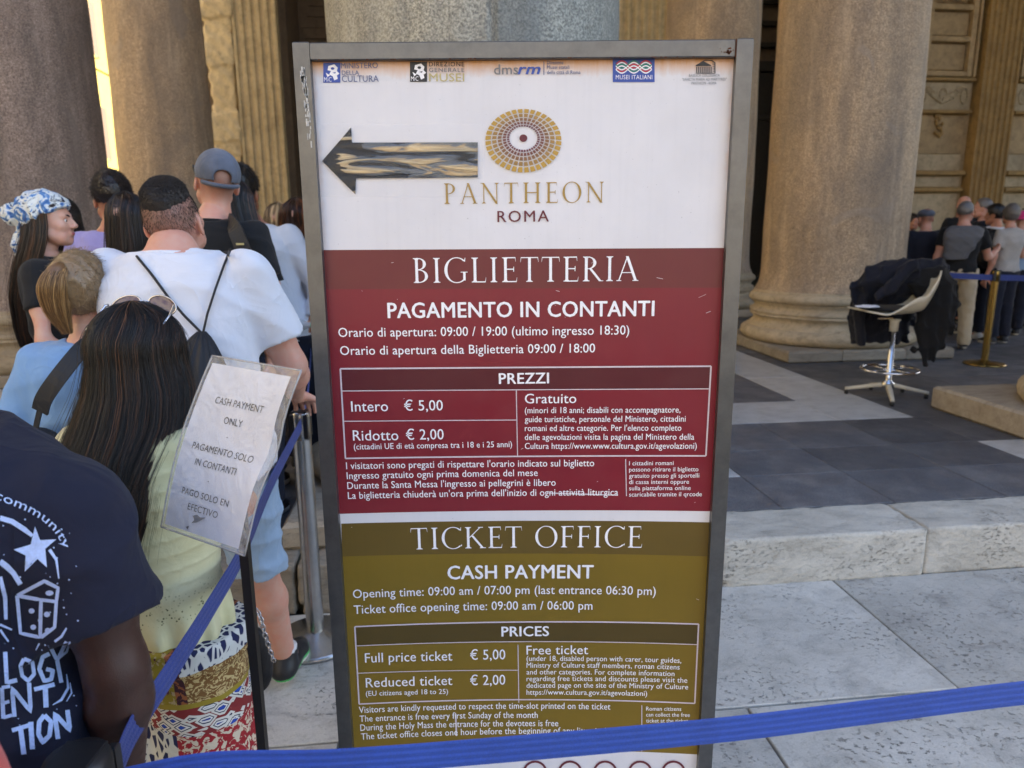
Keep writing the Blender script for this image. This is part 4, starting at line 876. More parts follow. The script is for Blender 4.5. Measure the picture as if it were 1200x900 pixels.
def long_hair(prof, phi, n=1400, S_=18, clump=90, seed=1, rad=.0011, wave=.006, hi=.15, tipvar=.08, part_x=0.0, mass=.93, headR=(.088, .105, .140), yaw=0):
    """prof: (z, rx, ry, ox, oy) below the ears down to the tips, phi: half opening around the back, all about the head centre"""
    r = np.random.default_rng(seed); zt = min(p[0] for p in prof)
    def sec(z):
        z = np.asarray(z, float); pr = lerp_prof(prof, z); t = np.clip((z-.035)/(headR[2]-.035), 0, 1); k = np.sqrt(np.maximum(1-t*t, 0))
        top = z > 0; z0 = lerp_prof(prof, np.zeros(1))
        return np.where(top, z0[0][0]*k, pr[0]), np.where(top, z0[1][0]*k, pr[1]), np.where(top, z0[2][0]*1.0, pr[2]), np.where(top, z0[3][0], pr[3])
    cl = r.uniform(-phi, phi, clump); ctone = np.clip(r.beta(1.2, 4, clump)+(r.random(clump) < hi)*r.uniform(.4, .8, clump), 0, 1); cend = r.uniform(0, 1, clump)**1.5*tipvar; cph = r.uniform(0, 6.28, clump)
    ci = r.integers(0, clump, n); f0 = r.uniform(-phi, phi, n); near = np.array([np.argmin(np.abs(cl-x)+r.uniform(0, .12, clump)) for x in f0]); ci = near
    zend = zt+cend[ci]+r.uniform(0, .02, n); z0 = headR[2]*(1-.0004-r.uniform(0, .03, n)**1.6); T_ = np.linspace(0, 1, S_)[None, :]
    arc = np.clip(T_*1.0, 0, 1)
    z = z0[:, None]+(zend-z0)[:, None]*(arc**1.35)
    q = (1+r.normal(0, .016, n)-(r.random(n) < .35)*r.uniform(0, .06, n))[:, None]
    mixc = np.clip(T_*1.4-.1, 0, .8)*r.uniform(.2, 1, n)[:, None]
    F_ = f0[:, None]*(1-mixc)+cl[ci][:, None]*mixc+.02*np.sin(6*T_+cph[ci][:, None])
    rx, ry, ox, oy = sec(z); zz = np.clip(z, 0, None)
    op = lambda zz_: 1+(PI/phi-1)*np.clip((zz_-.055)/.05, 0, 1)
    F_ = F_*op(z)
    x = ox+rx*q*np.sin(F_)+wave*np.sin(T_*9+cph[ci][:, None])*T_+part_x*(zz/headR[2])**2*np.exp(-(F_/1.5)**2)*0
    y = oy-ry*q*np.cos(F_)+wave*np.cos(T_*7+cph[ci][:, None]*1.7)*T_
    P = np.stack([x, y, z], 2); fl = (r.random(n) < .05)[:, None]; P[..., 0] += fl*r.normal(0, .02, n)[:, None]*T_; P[..., 1] += fl*r.normal(0, .02, n)[:, None]*T_; P[..., 2] += (fl[:, 0]*r.uniform(0, .012, n))[:, None]*(1-T_)
    tone = np.clip(ctone[ci]+r.normal(0, .13, n), 0, 1)
    v, f, t = strands(P, rad*r.uniform(.7, 1.3, n), tone)
    # the solid mass underneath
    zs = np.r_[headR[2]*np.array([.999, .99, .975, .95]), np.linspace(headR[2]*.92, zt+tipvar*.55, 36)]; an = np.linspace(-phi, phi, 40); V_ = []
    for zi, zc in enumerate(zs):
        rx, ry, ox, oy = [float(k) for k in sec(zc)]; kk = mass*(1 if zi < 34 else 1-.1*(zi-33)/6)
        for a in an*float(op(zc)): V_.append((ox+rx*kk*math.sin(a), oy-ry*kk*math.cos(a), zc))
        for a in an[::-1]*float(op(zc)): V_.append((ox+rx*kk*.8*math.sin(a)*.92, oy-ry*kk*.8*math.cos(a)+.0, zc))
    m = 80; Q = np.array([(i*m+k, i*m+(k+1) % m, (i+1)*m+(k+1) % m, (i+1)*m+k) for i in range(39) for k in range(m)])
    V_ = np.array(V_); tb = .12+.1*np.sin(V_[:, 0]*160)
    return joinm((V_, Q), (v, f)), np.concatenate([tb, t])
def fade_hair(seed, n=6000, lo=-.055, hi=.06):
    v = HEAD[False][0]; r = np.random.default_rng(seed); k = (v[:, 2] > lo) & (v[:, 2] < hi+.03) & (v[:, 1] < .05) & ((np.abs(v[:, 0])-.085)**2+v[:, 1]**2+(v[:, 2]+.01)**2 > .036**2); v = v[k]
    i = r.integers(0, len(v), n); p = v[i]+r.normal(0, .0015, (n, 3)); keep = r.random(n) < np.clip((p[:, 2]-lo)/(hi-lo), 0, 1)**1.5; p = p[keep]; n = len(p)
    c = np.array([0, -.02, .03]); nn = (p-c)/np.linalg.norm(p-c, axis=1, keepdims=True); d = nn*.3+np.array([0, 0, -1])+r.normal(0, .25, (n, 3)); d /= np.linalg.norm(d, axis=1, keepdims=True); T_ = np.linspace(0, 1, 3)[None, :, None]
    P = p[:, None]+d[:, None]*(.004+.005*r.random(n))[:, None, None]*T_; v, f, t = strands(P, .00045*r.uniform(.6, 1.2, n), np.clip(r.beta(1.5, 5, n), 0, 1)); return (v, f), t
def short_hair(seed=1, top=.018, n=2600, ln=.014, fade=.04, back=-.03, front=.055, up=.6, fem=False, rad=.0008, curl=0):
    """cap of hair over the skull plus short strands growing from it"""
    F = Fld((-.13, -.15, -.14), (.13, .15, .19), .005); t = top
    F.el((0, -.018, .04), (.078+t*.45, .098+t*.6, .092+t), .02)
    F.cut((0, front, .05), (0, .9, -.42)); F.cut((0, 0, back), (0, 0, -1))
    X, Y, Z = F.P((slice(None),)*3); shrink = np.clip((fade-Z)/.08, 0, 1.4)*(t*.75+.010); F.d += shrink.astype(f32)
    earcut = np.sqrt((np.abs(X)-.09)**2+((Y+.0)/1.0)**2+(Z+.01)**2)-.036; F.d = np.maximum(F.d, -earcut.astype(f32))
    F.disp(wrinkle(seed, .004, (60, 60, 40))); v, f = F.mesh(); r = np.random.default_rng(seed)
    i = r.integers(0, len(v), n); p = v[i]; c = np.array([0, -.02, .03]); nn = (p-c)/np.linalg.norm(p-c, axis=1, keepdims=True)
    d = nn*up+np.array([0, .25, -.1])+r.normal(0, .35, (n, 3)); d /= np.linalg.norm(d, axis=1, keepdims=True); L = ln*r.uniform(.5, 1.2, n)*np.clip((p[:, 2]-back)/.08, .25, 1)
    S_ = 5; T_ = np.linspace(0, 1, S_)[None, :, None]; e2 = np.cross(d, nn); P = p[:, None]+d[:, None]*L[:, None, None]*T_-nn[:, None]*.002+np.array([0, 0, -.3])*L[:, None, None]*T_**2
    if curl: P += curl*(np.sin(T_*6+r.uniform(0, 6, n)[:, None, None])*e2[:, None])
    sv, sf, st = strands(P, rad*r.uniform(.7, 1.2, n), np.clip(r.beta(1.5, 5, n), 0, 1))
    return joinm((v, f), (sv, sf)), np.concatenate([.1+.25*np.abs(np.sin(v[:, 0]*310+v[:, 1]*170)*np.sin(v[:, 1]*260+v[:, 2]*220)), st])

# ================================================================== PEOPLE
M['eye_white'] = plain('eye_white', hexc(220, 214, 208), .2); M['iris'] = plain('dark_iris', hexc(40, 28, 20), .15); M['lips'] = plain('lips', hexc(178, 96, 92), .4); M['brow'] = plain('eyebrow', hexc(50, 36, 28), .8)
SKIN = {'fair': skinmat('fair_skin', hexc(206, 164, 142)), 'tan': skinmat('tanned_skin', hexc(188, 136, 108)), 'rosy': skinmat('rosy_skin', hexc(204, 158, 138)), 'dark': skinmat('dark_brown_skin', hexc(62, 42, 35))}
HAIR = {'black': hairmat('black_hair', hexc(16, 13, 13), hexc(52, 40, 34)), 'brown': hairmat('brown_hair', hexc(30, 20, 15), hexc(104, 66, 42)), 'dark': hairmat('dark_brown_hair', hexc(17, 13, 12), hexc(128, 84, 54), .5, .46),
        'blond': hairmat('blond_hair', hexc(96, 68, 40), hexc(214, 170, 110), .4), 'ash': hairmat('ash_blond_hair', hexc(120, 98, 70), hexc(226, 200, 156), .4), 'crop': hairmat('cropped_dark_hair', hexc(34, 27, 23), hexc(112, 90, 72), .5, .65), 'curl': hairmat('auburn_hair', hexc(50, 28, 18), hexc(130, 76, 44)), 'grey': hairmat('grey_hair', hexc(96, 92, 90), hexc(200, 198, 196), .4)}
TOR = [(.86, 0, 0, .168, .112), (.95, 0, 0, .170, .118), (1.08, 0, .004, .142, .098), (1.2, 0, 0, .155, .108), (1.30, 0, -.006, .168, .118), (1.38, 0, -.008, .168, .108), (1.435, 0, -.01, .135, .085), (1.47, 0, -.012, .085, .065), (1.51, 0, -.012, .058, .058)]
def person(label, group, base, rz=0, H=1.72, w=1.0, skin='fair', head=(0, 0, 0), lean=(0, 0), arms=None, legs=None, fem=False, res=.011, face=False, headoff=(0, 0, 0),
           top=None, sleeve=.5, top_e=.018, hem=.93, low=None, low_e=.02, low_to=.1, shoes=None, stub=False, hands=None, wr=.006, collar=0, fine=None, nolegs=False, xd=None, handspec=None, hk=1.0):
    """builds body, clothes, shoes; returns (empty, head centre, head matrix, scale)"""
    s = H/1.75; e = empty('person', base, rz, label=label, cat='person', group=group); ws = w*s
    lx, ly = lean; bend = lambda z: (lx*max(0, z-.95)/.5, ly*max(0, z-.95)/.5)
    tor = [((z)*s, (bend(z)[0]+cx)*s, (bend(z)[1]+cy)*s, rx*ws, ry*ws*.98) for z, cx, cy, rx, ry in TOR]
    b0, b1 = bend(1.41); sh = {k: (k*.172*ws+b0*s, (b1-.005)*s, 1.405*s) for k in (-1, 1)}
    arms = arms or {}; A = {}
    for k in (-1, 1):
        if k in arms: A[k] = [tuple(x) for x in arms[k]] if len(arms[k]) == 3 else [sh[k]]+[tuple(x) for x in arms[k]]
        else: A[k] = [sh[k], (k*.235*ws+b0*s*.6, -.02*s+b1*s*.5, 1.12*s), (k*.245*ws, .05*s, .87*s)]
    Lg = {}
    for k in (-1, 1): Lg[k] = legs[k] if legs and k in legs else [(k*.09*ws, 0, .9*s), (k*.1*ws, .01*s, .49*s), (k*.1*ws, -.02*s, .085*s)]
    allp = np.array([p for q in list(A.values())+list(Lg.values()) for p in q]); lo = np.minimum(allp.min(0)-.16, [-.25*ws, -.2*s, .0]); hi = np.maximum(allp.max(0)+.16, [.25*ws, .2*s+abs(ly), 1.55*s])
    hi[0] += abs(lx)*s
    zlo = .75*s if nolegs else 0.0
    lo[2] = zlo if nolegs else -.01
    F = Fld(lo, hi, res); F.loft(tor[:-1], .04, -.008)
    ca = 1 if not fem else .86
    for k in (-1, 1):
        q = A[k]; F.chain([q[0], tuple((np.array(q[0])*.45+np.array(q[1])*.55)), q[1], tuple(np.array(q[1])*.7+np.array(q[2])*.3), q[2]], [.05*s*ca*min(w, 1.15), .047*s*ca*min(w, 1.15), .038*s*ca*min(w, 1.1), .041*s*ca*min(w, 1.1), .026*s*ca], .03)
        if not nolegs: q = Lg[k]; F.chain([q[0], tuple((np.array(q[0])+np.array(q[1]))/2), q[1], tuple(np.array(q[1])*.66+np.array(q[2])*.34), q[2]], [.088*ws, .078*s, .052*s, .056*s, .034*s], .03); F.rc(q[2], (q[2][0], q[2][1]+.1*s, q[2][2]-.05*s), .034*s, .026*s, .02)
    hb = np.array([(bend(1.5)[0])*s, (bend(1.5)[1]-.012)*s, 1.47*s])
    hc = np.array([bend(1.62)[0]*s+headoff[0], (bend(1.62)[1]+.025)*s+headoff[1], 1.625*s+headoff[2]]); HM = Matrix.Rotation(head[0], 3, 'Z') @ Matrix.Rotation(-head[1], 3, 'X') @ Matrix.Rotation(head[2], 3, 'Y')
    nk = hc+np.array(HM @ Vector((0, -.035, -.09)))*s; F.chain([tuple(hb), tuple(nk)], [.062*s*(1 if not fem else .84)*min(w, 1.12), .053*s*(1 if not fem else .86)], .03)
    hs = s*hk if not fem else s*.98
    hv, hf = HEAD[fem]; hz = hv.copy(); hv2 = xfm(hv*hs, HM, hc); ms = [F.mesh(), (hv2, hf)]
    stubv = [np.zeros(len(ms[0][0])), np.clip((hz[:, 2]+.085)/.085, 0, 1)*np.clip((.045-hz[:, 1])/.03, 0, 1)*np.clip((np.sqrt((np.abs(hz[:, 0])-.085)**2+(hz[:, 1])**2+(hz[:, 2]+.01)**2)-.036)/.01, 0, 1)*.55 if stub else np.zeros(len(hv))]
    for k in (-1, 1):
        d = Vector(A[k][2])-Vector(A[k][1]); hd = (handspec or {}).get(k, {}); hm = hand_field(A[k][2], hd.get('d', d), hd.get('n', (-k, .2, 0) if abs(d.normalized().x) < .8 else (0, .3, -1)), hd.get('curl', .45), -k*hd.get('flip', 1), s*.98, h=.0035 if fine else .006)
        ms.append(hm); stubv.append(np.zeros(len(hm[0])))
    v, f = joinm(*ms); part('body', v, f, SKIN[skin], e, False, smooth=True, attrs={'stub': np.concatenate(stubv)})
    if top:
        F = Fld(lo-.03, hi+np.array([.03, .03, .02]), fine or res*.9); te = top_e; hz_ = hem*s
        sec = [t for t in tor]; F.loft(sec[:-1] if not collar else sec, .04, te)
        for k in (-1, 1):
            q = A[k]; p0, p1, p2 = [np.array(x) for x in q]; rr = .05*s*ca*min(w, 1.15)
            if sleeve <= 1: end = p0+(p1-p0)*sleeve; n_ = (p1-p0)/np.linalg.norm(p1-p0); F.rc(p0, tuple(p0+(p1-p0)*(sleeve+.1)), rr+te*.9, rr+te*.75+.012, .035, cut=[(end, n_)])
            else: end = p1+(p2-p1)*(sleeve-1); n_ = (p2-p1)/np.linalg.norm(p2-p1); F.rc(p0, p1, rr+te*.9, .04*s+te, .035); F.rc(p1, tuple(p2), .041*s+te, .03*s+te*.8, .03, cut=[(end, n_)])
        F.rc((hb[0]-.045*s, hb[1]-.02*s, 1.455*s), (hb[0]+.045*s, hb[1]-.02*s, 1.455*s), .03*s, k=.03)
        F.disp(wrinkle(zlib.crc32(label.encode()) % 999, wr)); X, Y, Z = F.P((slice(None),)*3)
        if xd: F.d += xd(X, Y, Z).astype(f32)
        F.d = np.maximum(F.d, (hz_+.006*np.sin(X*30+Y*17)-Z).astype(f32))
        F.rc(tuple(hb+np.array([0, .0, .0])*s), tuple(hb+np.array([0, .01, .14])*s), .066*s*(1 if not fem else .9)*min(w, 1.12), k=.008, sub=True)
        v, f = F.mesh(); part(top[0], v, f, top[1], e, False, smooth=True)
        if top[0] in ('t_shirt', 'sweater'):                        # the neckband
            q = B(); n_ = 28; rr = .068*s*(1 if not fem else .92)*min(w, 1.12); q.tube([(hb[0]+rr*math.cos(2*PI*i/n_), hb[1]+rr*math.sin(2*PI*i/n_), 1.460*s-.010*s*math.sin(2*PI*i/n_)) for i in range(n_+1)], .008*s, 8, False); q.put('neckband', top[1], e, False, smooth=True)
    if low and not nolegs:
        F = Fld(lo-.03, hi*np.array([1, 1, .68])+.03, fine or res); F.loft([t for t in tor[:3]], .04, low_e-.006)
        for k in (-1, 1): q = [np.array(x) for x in Lg[k]]; end = low_to*s; F.chain([tuple(q[0]), tuple(q[1]), tuple(q[2])], [.092*ws+low_e*.6, .056*s+low_e*1.3, .04*s+low_e*1.6], .03, cut=[((0, 0, end), (0, 0, -1))])
        F.disp(wrinkle(3, wr*1.2, (12, 12, 18))); F.cut((0, 0, ((hem+.05) if top else 1.06)*s), (0, 0, 1)); v, f = F.mesh(); part(low[0], v, f, low[1], e, False, smooth=True)
    if shoes and not nolegs:
        for k in (-1, 1):
            x, y, z = Lg[k][2]; F = Fld((x-.1, y-.16, z-.13), (x+.1, y+.26, z+.1), .006)
            F.rc((x, y-.025*s, z-.035*s), (x, y+.12*s, z-.055*s), .042*s, .038*s, .03); F.rc((x, y+.12*s, z-.055*s), (x, y+.165*s, z-.06*s), .04*s, .03*s, .03); F.rc((x, y-.01, z-.02), (x, y, z+.02*s), .043*s, .044*s, .02)
            F.cut((x, y, z+.035*s), (0, 0, 1)); F.cut((x, y, z-.083*s), (0, 0, -1)); v, f = F.mesh(); fm = (v[f].mean(1)[:, 2] < z-.05*s).astype(int)
            fm = fm+((v[f].mean(1)[:, 2] < z-.060*s) & (shoes[1] == 'sole_g')).astype(int); part('shoe', v, f, [shoes[0], shoes[1], 'sole_w'], e, False, smooth=True, fm=fm)
    if face:
        for k in (-1, 1):
            c = Vector(hc)+HM @ Vector((k*.031, .0745, .003))*hs; q = B().lathe([(.0001, -.0095), (.007, -.007), (.0098, 0), (.007, .007), (.0001, .0095)], 12, cap=False); q.v = [tuple(Vector(p)*hs+c) for p in q.v]; q.put('eye', 'eye_white', e, False, smooth=True)
            c2 = c+HM @ Vector((0, .0062, -.001))*hs; q = B().lathe([(.0001, -.0055), (.004, -.004), (.0055, 0), (.004, .004), (.0001, .0055)], 10, cap=False); q.v = [tuple(Vector(p)*hs+c2) for p in q.v]; q.put('iris', 'iris', e, False, smooth=True)
            q = B().tube([Vector(hc)+HM @ Vector((k*(.016+.028*t), .092-.02*t*t, .022+.006*math.sin(PI*t)))*hs for t in (0, .33, .66, 1)], [.003, .0036, .003, .0012], 6); q.put('eyebrow', 'brow', e, False, smooth=True)
        q = B().tube([Vector(hc)+HM @ Vector((-.021+.042*t, .0905-.018*abs(2*t-1)**2, -.0585+.004*abs(2*t-1)))*hs for t in np.linspace(0, 1, 9)], [.001, .004, .0062, .0068, .0064, .0068, .0062, .004, .001], 6); q.put('lips', 'lips', e, False, smooth=True)
    return e, hc, HM, hs
def add_hair(P, res, mt, name='hair'):
    e, hc, HM, hs = P; (v, f), t = res; part(name, xfm(v*hs, HM, hc), f, HAIR[mt], e, False, smooth=True, attrs={'tone': t})
def add_long(P, res, mt, yaw=0, name='hair'):                     # falls straight down whatever the head does
    e, hc, HM, hs = P; (v, f), t = res; part(name, xfm(v*hs, Matrix.Rotation(yaw, 3, 'Z'), hc), f, HAIR[mt], e, False, smooth=True, attrs={'tone': t})
def toloc(p, base, rz=0):
    v = Vector(p)-Vector(base); return tuple(Matrix.Rotation(-rz, 3, 'Z') @ v)
# ------------------------------------------------------------------ cloth of the queue
FB = lambda n, c, **k: M.setdefault(n, fabric(n, c, **k))
white_tee = FB('white_cotton', hexc(218, 220, 228), fold=.4, amt=.03); navy = FB('navy_cotton', hexc(12, 16, 40), fold=.6, sheen=.03); black = FB('black_cotton', hexc(13, 13, 16), sheen=.05); lav = FB('lavender_linen', hexc(164, 154, 206), fold=.5)
ltblue = FB('light_blue_cotton', hexc(120, 160, 208), fold=.5); salmon = FB('salmon_cotton', hexc(196, 84, 74)); denim = FB('light_denim', hexc(148, 172, 198)); jeans = FB('dark_jeans', hexc(20, 24, 40), sheen=.05); khaki = FB('khaki_cotton', hexc(190, 172, 142), fold=.5)
greyk = FB('grey_knit', hexc(96, 96, 100), weave=300); ltgrey = FB('light_grey_cotton', hexc(172, 168, 164)); navyj = FB('navy_jacket_cloth', hexc(14, 18, 34), sheen=.05); pink = FB('pink_felt', hexc(206, 50, 120)); cream = FB('cream_cotton', hexc(206, 200, 190)); brownc = FB('rust_brown_cotton', hexc(96, 56, 40))
capgrey = FB('washed_grey_denim', hexc(86, 92, 106), amt=.35); M['sole_w'] = plain('white_rubber', hexc(214, 212, 204), .5); M['sole_g'] = plain('green_rubber', hexc(70, 180, 90), .5); M['shoe_blk'] = plain('black_shoe', hexc(24, 24, 28), .5); M['shoe_w'] = plain('white_shoe', hexc(206, 204, 200), .5); M['sock'] = FB('white_sock', hexc(214, 212, 212))
SH = ('shoe_blk', 'sole_w'); QG = 'people queueing left of the ticket sign'; RG = 'people waiting inside the portico on the right'
# yellow ribbed blouse and patchwork trousers
m = N('pale_yellow_blouse', .85, 0, Sheen_Weight=.15); x, y, z = m.xyz()
holes = m.ramp(m.n('TexVoronoi', {'Vector': m.co(), 'Scale': 130.0}).outputs[0], [(.2, WV), (.3, BK)])
zz = m.math('ADD', z, m.math('MULTIPLY', x, -.18)); band = m.ramp(m.math('MULTIPLY', m.math('ABSOLUTE', m.math('SUBTRACT', zz, .865)), 25), [(.75, WV), (.9, BK)])
zig = m.math('ABSOLUTE', m.math('SUBTRACT', m.math('FRACT', m.math('MULTIPLY', m.math('ADD', x, y), 22)), .5)); zl = m.ramp(m.math('ABSOLUTE', m.math('SUBTRACT', m.math('ADD', m.math('MULTIPLY', m.math('SUBTRACT', zz, .845), 14), .2), zig)), [(.1, WV), (.16, BK)])
hk = m.math('MULTIPLY', band, m.math('MAXIMUM', m.math('MULTIPLY', holes, zl), m.math('MULTIPLY', holes, .35)))
m.col(m.mix(hk, m.ramp(m.noise(6), [(.3, hexc(204, 198, 150)), (.7, hexc(220, 214, 172))]), hexc(96, 96, 60))); m.bump(m.math('ADD', m.math('MULTIPLY', m.noise(12, 3, dist=1), .8), m.math('MULTIPLY', m.noise(600, 2), .08)), .3, .015); M['blouse'] = m.m
m = N('patchwork_print_trousers', .85); x, y, z = m.xyz(); p = m.co()
def leaf(scale, a, b_, thr=.06, seed=0):
    w_ = m.n('TexVoronoi', {'Vector': m.n('Mapping', {'Vector': p, 'Location': (seed, seed, 0), 'Scale': (1.7, 1.7, .8), 'Rotation': (.3, .5, .4)}).outputs[0], 'Scale': scale}, feature='DISTANCE_TO_EDGE').outputs[0]; return m.mix(m.ramp(w_, [(thr, BK), (thr+.05, WV)]), a, b_)
navyl = leaf(36, hexc(206, 206, 200), hexc(22, 30, 74), .12); mus = m.mix(m.ramp(m.noise(34, 3, .5, dist=2.5), [(.52, BK), (.56, WV)]), hexc(140, 122, 26), m.mix(m.ramp(m.noise(60, 2), [(.45, BK), (.5, WV)]), hexc(84, 34, 40), hexc(170, 150, 110)))
mar = m.mix(m.ramp(m.noise(70, 2, dist=1), [(.48, BK), (.54, WV)]), hexc(58, 22, 34), hexc(150, 88, 50)); sand = m.mix(m.ramp(m.noise(48, 2, dist=3), [(.46, BK), (.5, WV)]), hexc(196, 172, 118), hexc(120, 84, 40))
vs = m.n('TexVoronoi', {'Vector': m.n('Mapping', {'Vector': p, 'Scale': (1, 1, 1.6)}).outputs[0], 'Scale': 26.0}, distance='MANHATTAN').outputs[0]
geo = m.ramp(vs, [(.0, hexc(30, 70, 170)), (.3, hexc(24, 40, 120)), (.36, hexc(220, 216, 208)), (.52, hexc(24, 24, 60)), (.62, hexc(214, 208, 196)), (.85, hexc(130, 40, 40))]); m.t.nodes[-1]; red = m.mix(m.ramp(m.noise(40, 2, dist=2), [(.5, BK), (.54, WV)]), hexc(156, 30, 38), hexc(214, 196, 170))
for nd in m.t.nodes:
    if nd.bl_idname == 'ShaderNodeValToRGB' and len(nd.color_ramp.elements) == 6: nd.color_ramp.interpolation = 'CONSTANT'
warp = m.math('ADD', z, m.math('MULTIPLY', m.math('SUBTRACT', m.noise(5, 2), .5), .05)); xw = m.math('ADD', x, m.math('MULTIPLY', m.math('SUBTRACT', m.noise(4, 2), .5), .03))
def step(v_, a): return m.math('GREATER_THAN', v_, a)
up = m.mix(step(xw, .10), mus, m.mix(step(xw, .122), mar, m.mix(step(warp, .745), sand, navyl))); up = m.mix(step(xw, .005), navyl, up)
tr = m.mix(step(warp, .668), m.mix(step(warp, .655), m.mix(step(warp, .59), m.mix(step(xw, .09), navyl, red), geo), hexc(150, 130, 40)), up); m.col(tr); m.bump(m.noise(12, 3, dist=1), .3, .02); M['patch'] = m.m

# ------------------------------------------------------------------ man in the white T-shirt, hand on the steel post
b0 = (-.965, 2.10, 0); L = lambda *p: toloc(p, b0)
P = person('broad man in a white T-shirt with a black drawstring bag, hand on the steel post', QG, b0, 0, 1.91, 1.14, 'rosy', head=(R_(4), R_(-20), R_(-4)), lean=(-.075, .14), headoff=(0, 0, -.08),
    arms={1: [L(-.725, 2.30, 1.235), L(-.798, 2.565, 1.075)], -1: [(-.33, .2, 1.22), (-.12, .42, 1.15)]}, legs={1: [L(-.875, 2.14, .97), L(-.86, 2.22, .56), L(-.86, 2.40, .105)], -1: [L(-1.09, 2.12, .97), L(-1.1, 2.2, .52), L(-1.12, 2.25, .1)]},
    res=.0095, top=('t_shirt', white_tee), sleeve=.72, top_e=.024, hk=.93, hem=.80, low=('shorts', denim), low_to=.50, low_e=.018, shoes=('shoe_blk', 'sole_g'), stub=True, wr=.011, fine=.008,
    handspec={1: {'d': (-.05, .85, -.35), 'n': (0, -.35, -1), 'curl': .35}})
add_hair(P, short_hair(3, .017, 22000, .011, .12, .045, .07, .8, rad=.00055), 'crop'); add_hair(P, fade_hair(4, 9500), 'crop')
tee_obj = [c for c in P[0].children if c.name.startswith('t_shirt')][0]
for k in (-1, 1):
    q = Vector(L(-.86, 2.40, .10)) if k > 0 else Vector(L(-1.12, 2.25, .1)); B().tube([q+Vector((0, 0, -.03)), q+Vector((0, -.002, .02)), q+Vector((0, -.004, .05))], [.046, .045, .047], 16).put('sock', 'sock', P[0], False, smooth=True)
# ------------------------------------------------------------------ girl with the blond ponytail
b1 = (-1.29, 2.14, 0)
P = person('girl in a loose light blue top with a blond ponytail and black shoulder strap', QG, b1, R_(8), 1.60, .88, 'fair', head=(R_(4), R_(-14), 0), fem=True, top=('blouse', ltblue), sleeve=.8, top_e=.03, hem=.8, low=('trousers', denim), shoes=SH, wr=.009, fine=.009,
    arms={-1: [(-.25, 0, 1.05), (-.2, .2, .9)]})
add_hair(P, short_hair(5, .02, 5000, .03, -.04, -.07, .075, .06, True, .0009), 'ash')
def bundle(P, pts, rads, n, mt, seed, rad=.0011, S_=16, name='ponytail', hi=.3):
    e, hc, HM, hs = P; r = np.random.default_rng(seed); pts = np.array(pts); t = np.linspace(0, 1, S_); k = np.linspace(0, 1, len(pts)); c = np.stack([np.interp(t, k, pts[:, i]) for i in range(3)], 1)
    for _ in range(3): c[1:-1] = (c[:-2]+c[1:-1]*2+c[2:])/4
    R_a = np.interp(t, np.linspace(0, 1, len(rads)), rads); an = r.uniform(0, 2*PI, n); q = np.sqrt(r.uniform(.25, 1, n)); a2 = an[:, None]+r.normal(0, .3, n)[:, None]*t; ax = np.array([1, 0, 0]); ay = np.array([0, 1, .0])
    Pn = c[None]+(np.cos(a2)*q[:, None]*R_a)[..., None]*ax+(np.sin(a2)*q[:, None]*R_a)[..., None]*ay; Pn += r.normal(0, .002, (n, 1, 3))
    tone = np.clip(r.beta(2, 3, n)+(np.sin(an*7) > .5)*hi, 0, 1); sv, sf, st = strands(Pn, rad*r.uniform(.7, 1.3, n), tone)
    q = B().tube([tuple(x) for x in c], [float(x)*.86 for x in R_a], 14); v0 = np.array(q.v); f0 = np.array([x for x in q.f if len(x) == 4])
    v, f = joinm((v0, f0), (sv, sf)); part(name, v*hs+hc, f, HAIR[mt], e, False, smooth=True, attrs={'tone': np.concatenate([np.full(len(v0), .3), st])})
bundle(P, [(-.01, -.08, .095), (-.02, -.125, .085), (-.035, -.14, .03), (-.035, -.13, -.05), (-.02, -.11, -.12)], [.016, .034, .044, .036, .012], 1500, 'blond', 3)
q = B().tube([Vector((-.01+.02*math.cos(a), -.085, .095+.02*math.sin(a)))*P[3]+Vector(P[1]) for a in np.linspace(0, 2*PI, 14)], .007, 8); q.put('hair_tie', 'blackp', P[0], False, smooth=True)
# her bag strap and bag
def strap(pts, wd, name, label, cat, mat='blackp', th=.003, nrm=(0, -1, 0)):
    v = []; nn = Vector(nrm); n = len(pts)
    for i, p in enumerate(pts):
        d = (Vector(pts[min(i+1, n-1)])-Vector(pts[max(i-1, 0)])).normalized(); s_ = d.cross(nn).normalized(); o = s_.cross(d).normalized()
        for a, b_ in ((1, 1), (-1, 1), (-1, -1), (1, -1)): v.append(Vector(p)+s_*wd/2*a+o*th*b_)
    f = [(4*i+k, 4*i+(k+1) % 4, 4*i+4+(k+1) % 4, 4*i+4+k) for i in range(n-1) for k in range(4)]+[(3, 2, 1, 0), (4*n-4, 4*n-3, 4*n-2, 4*n-1)]
    return v, f
nylon = FB('black_nylon', hexc(22, 22, 26), rough=.6, sheen=0)
def smoothpts(pts, n=18):
    pts = [Vector(p) for p in pts]; out = []
    for i in range(n):
        x = i/(n-1)*(len(pts)-1); k = min(int(x), len(pts)-2); u = x-k; p0 = pts[max(k-1, 0)]; p1 = pts[k]; p2 = pts[k+1]; p3 = pts[min(k+2, len(pts)-1)]
        out.append(.5*((2*p1)+(p2-p0)*u+(2*p0-5*p1+4*p2-p3)*u*u+(3*p1-p0-3*p2+p3)*u**3))
    return out
bg = empty('shoulder_bag', V(42, 500, 1.95), label='black shoulder bag with a wide strap slung across the light blue top', cat='bag')
v, f = strap(smoothpts([V(112, 392, 2.06), V(96, 408, 1.995), V(70, 440, 1.94), V(52, 466, 1.93), V(47, 482, 1.94)]), .046, '', '', ''); part('strap', [tuple(x) for x in v], f, nylon, bg)
v, f = strap(smoothpts([V(47, 480, 1.94), V(44, 492, 1.94), V(42, 502, 1.94)], 6), .014, '', '', ''); part('strap_end', [tuple(x) for x in v], f, nylon, bg)
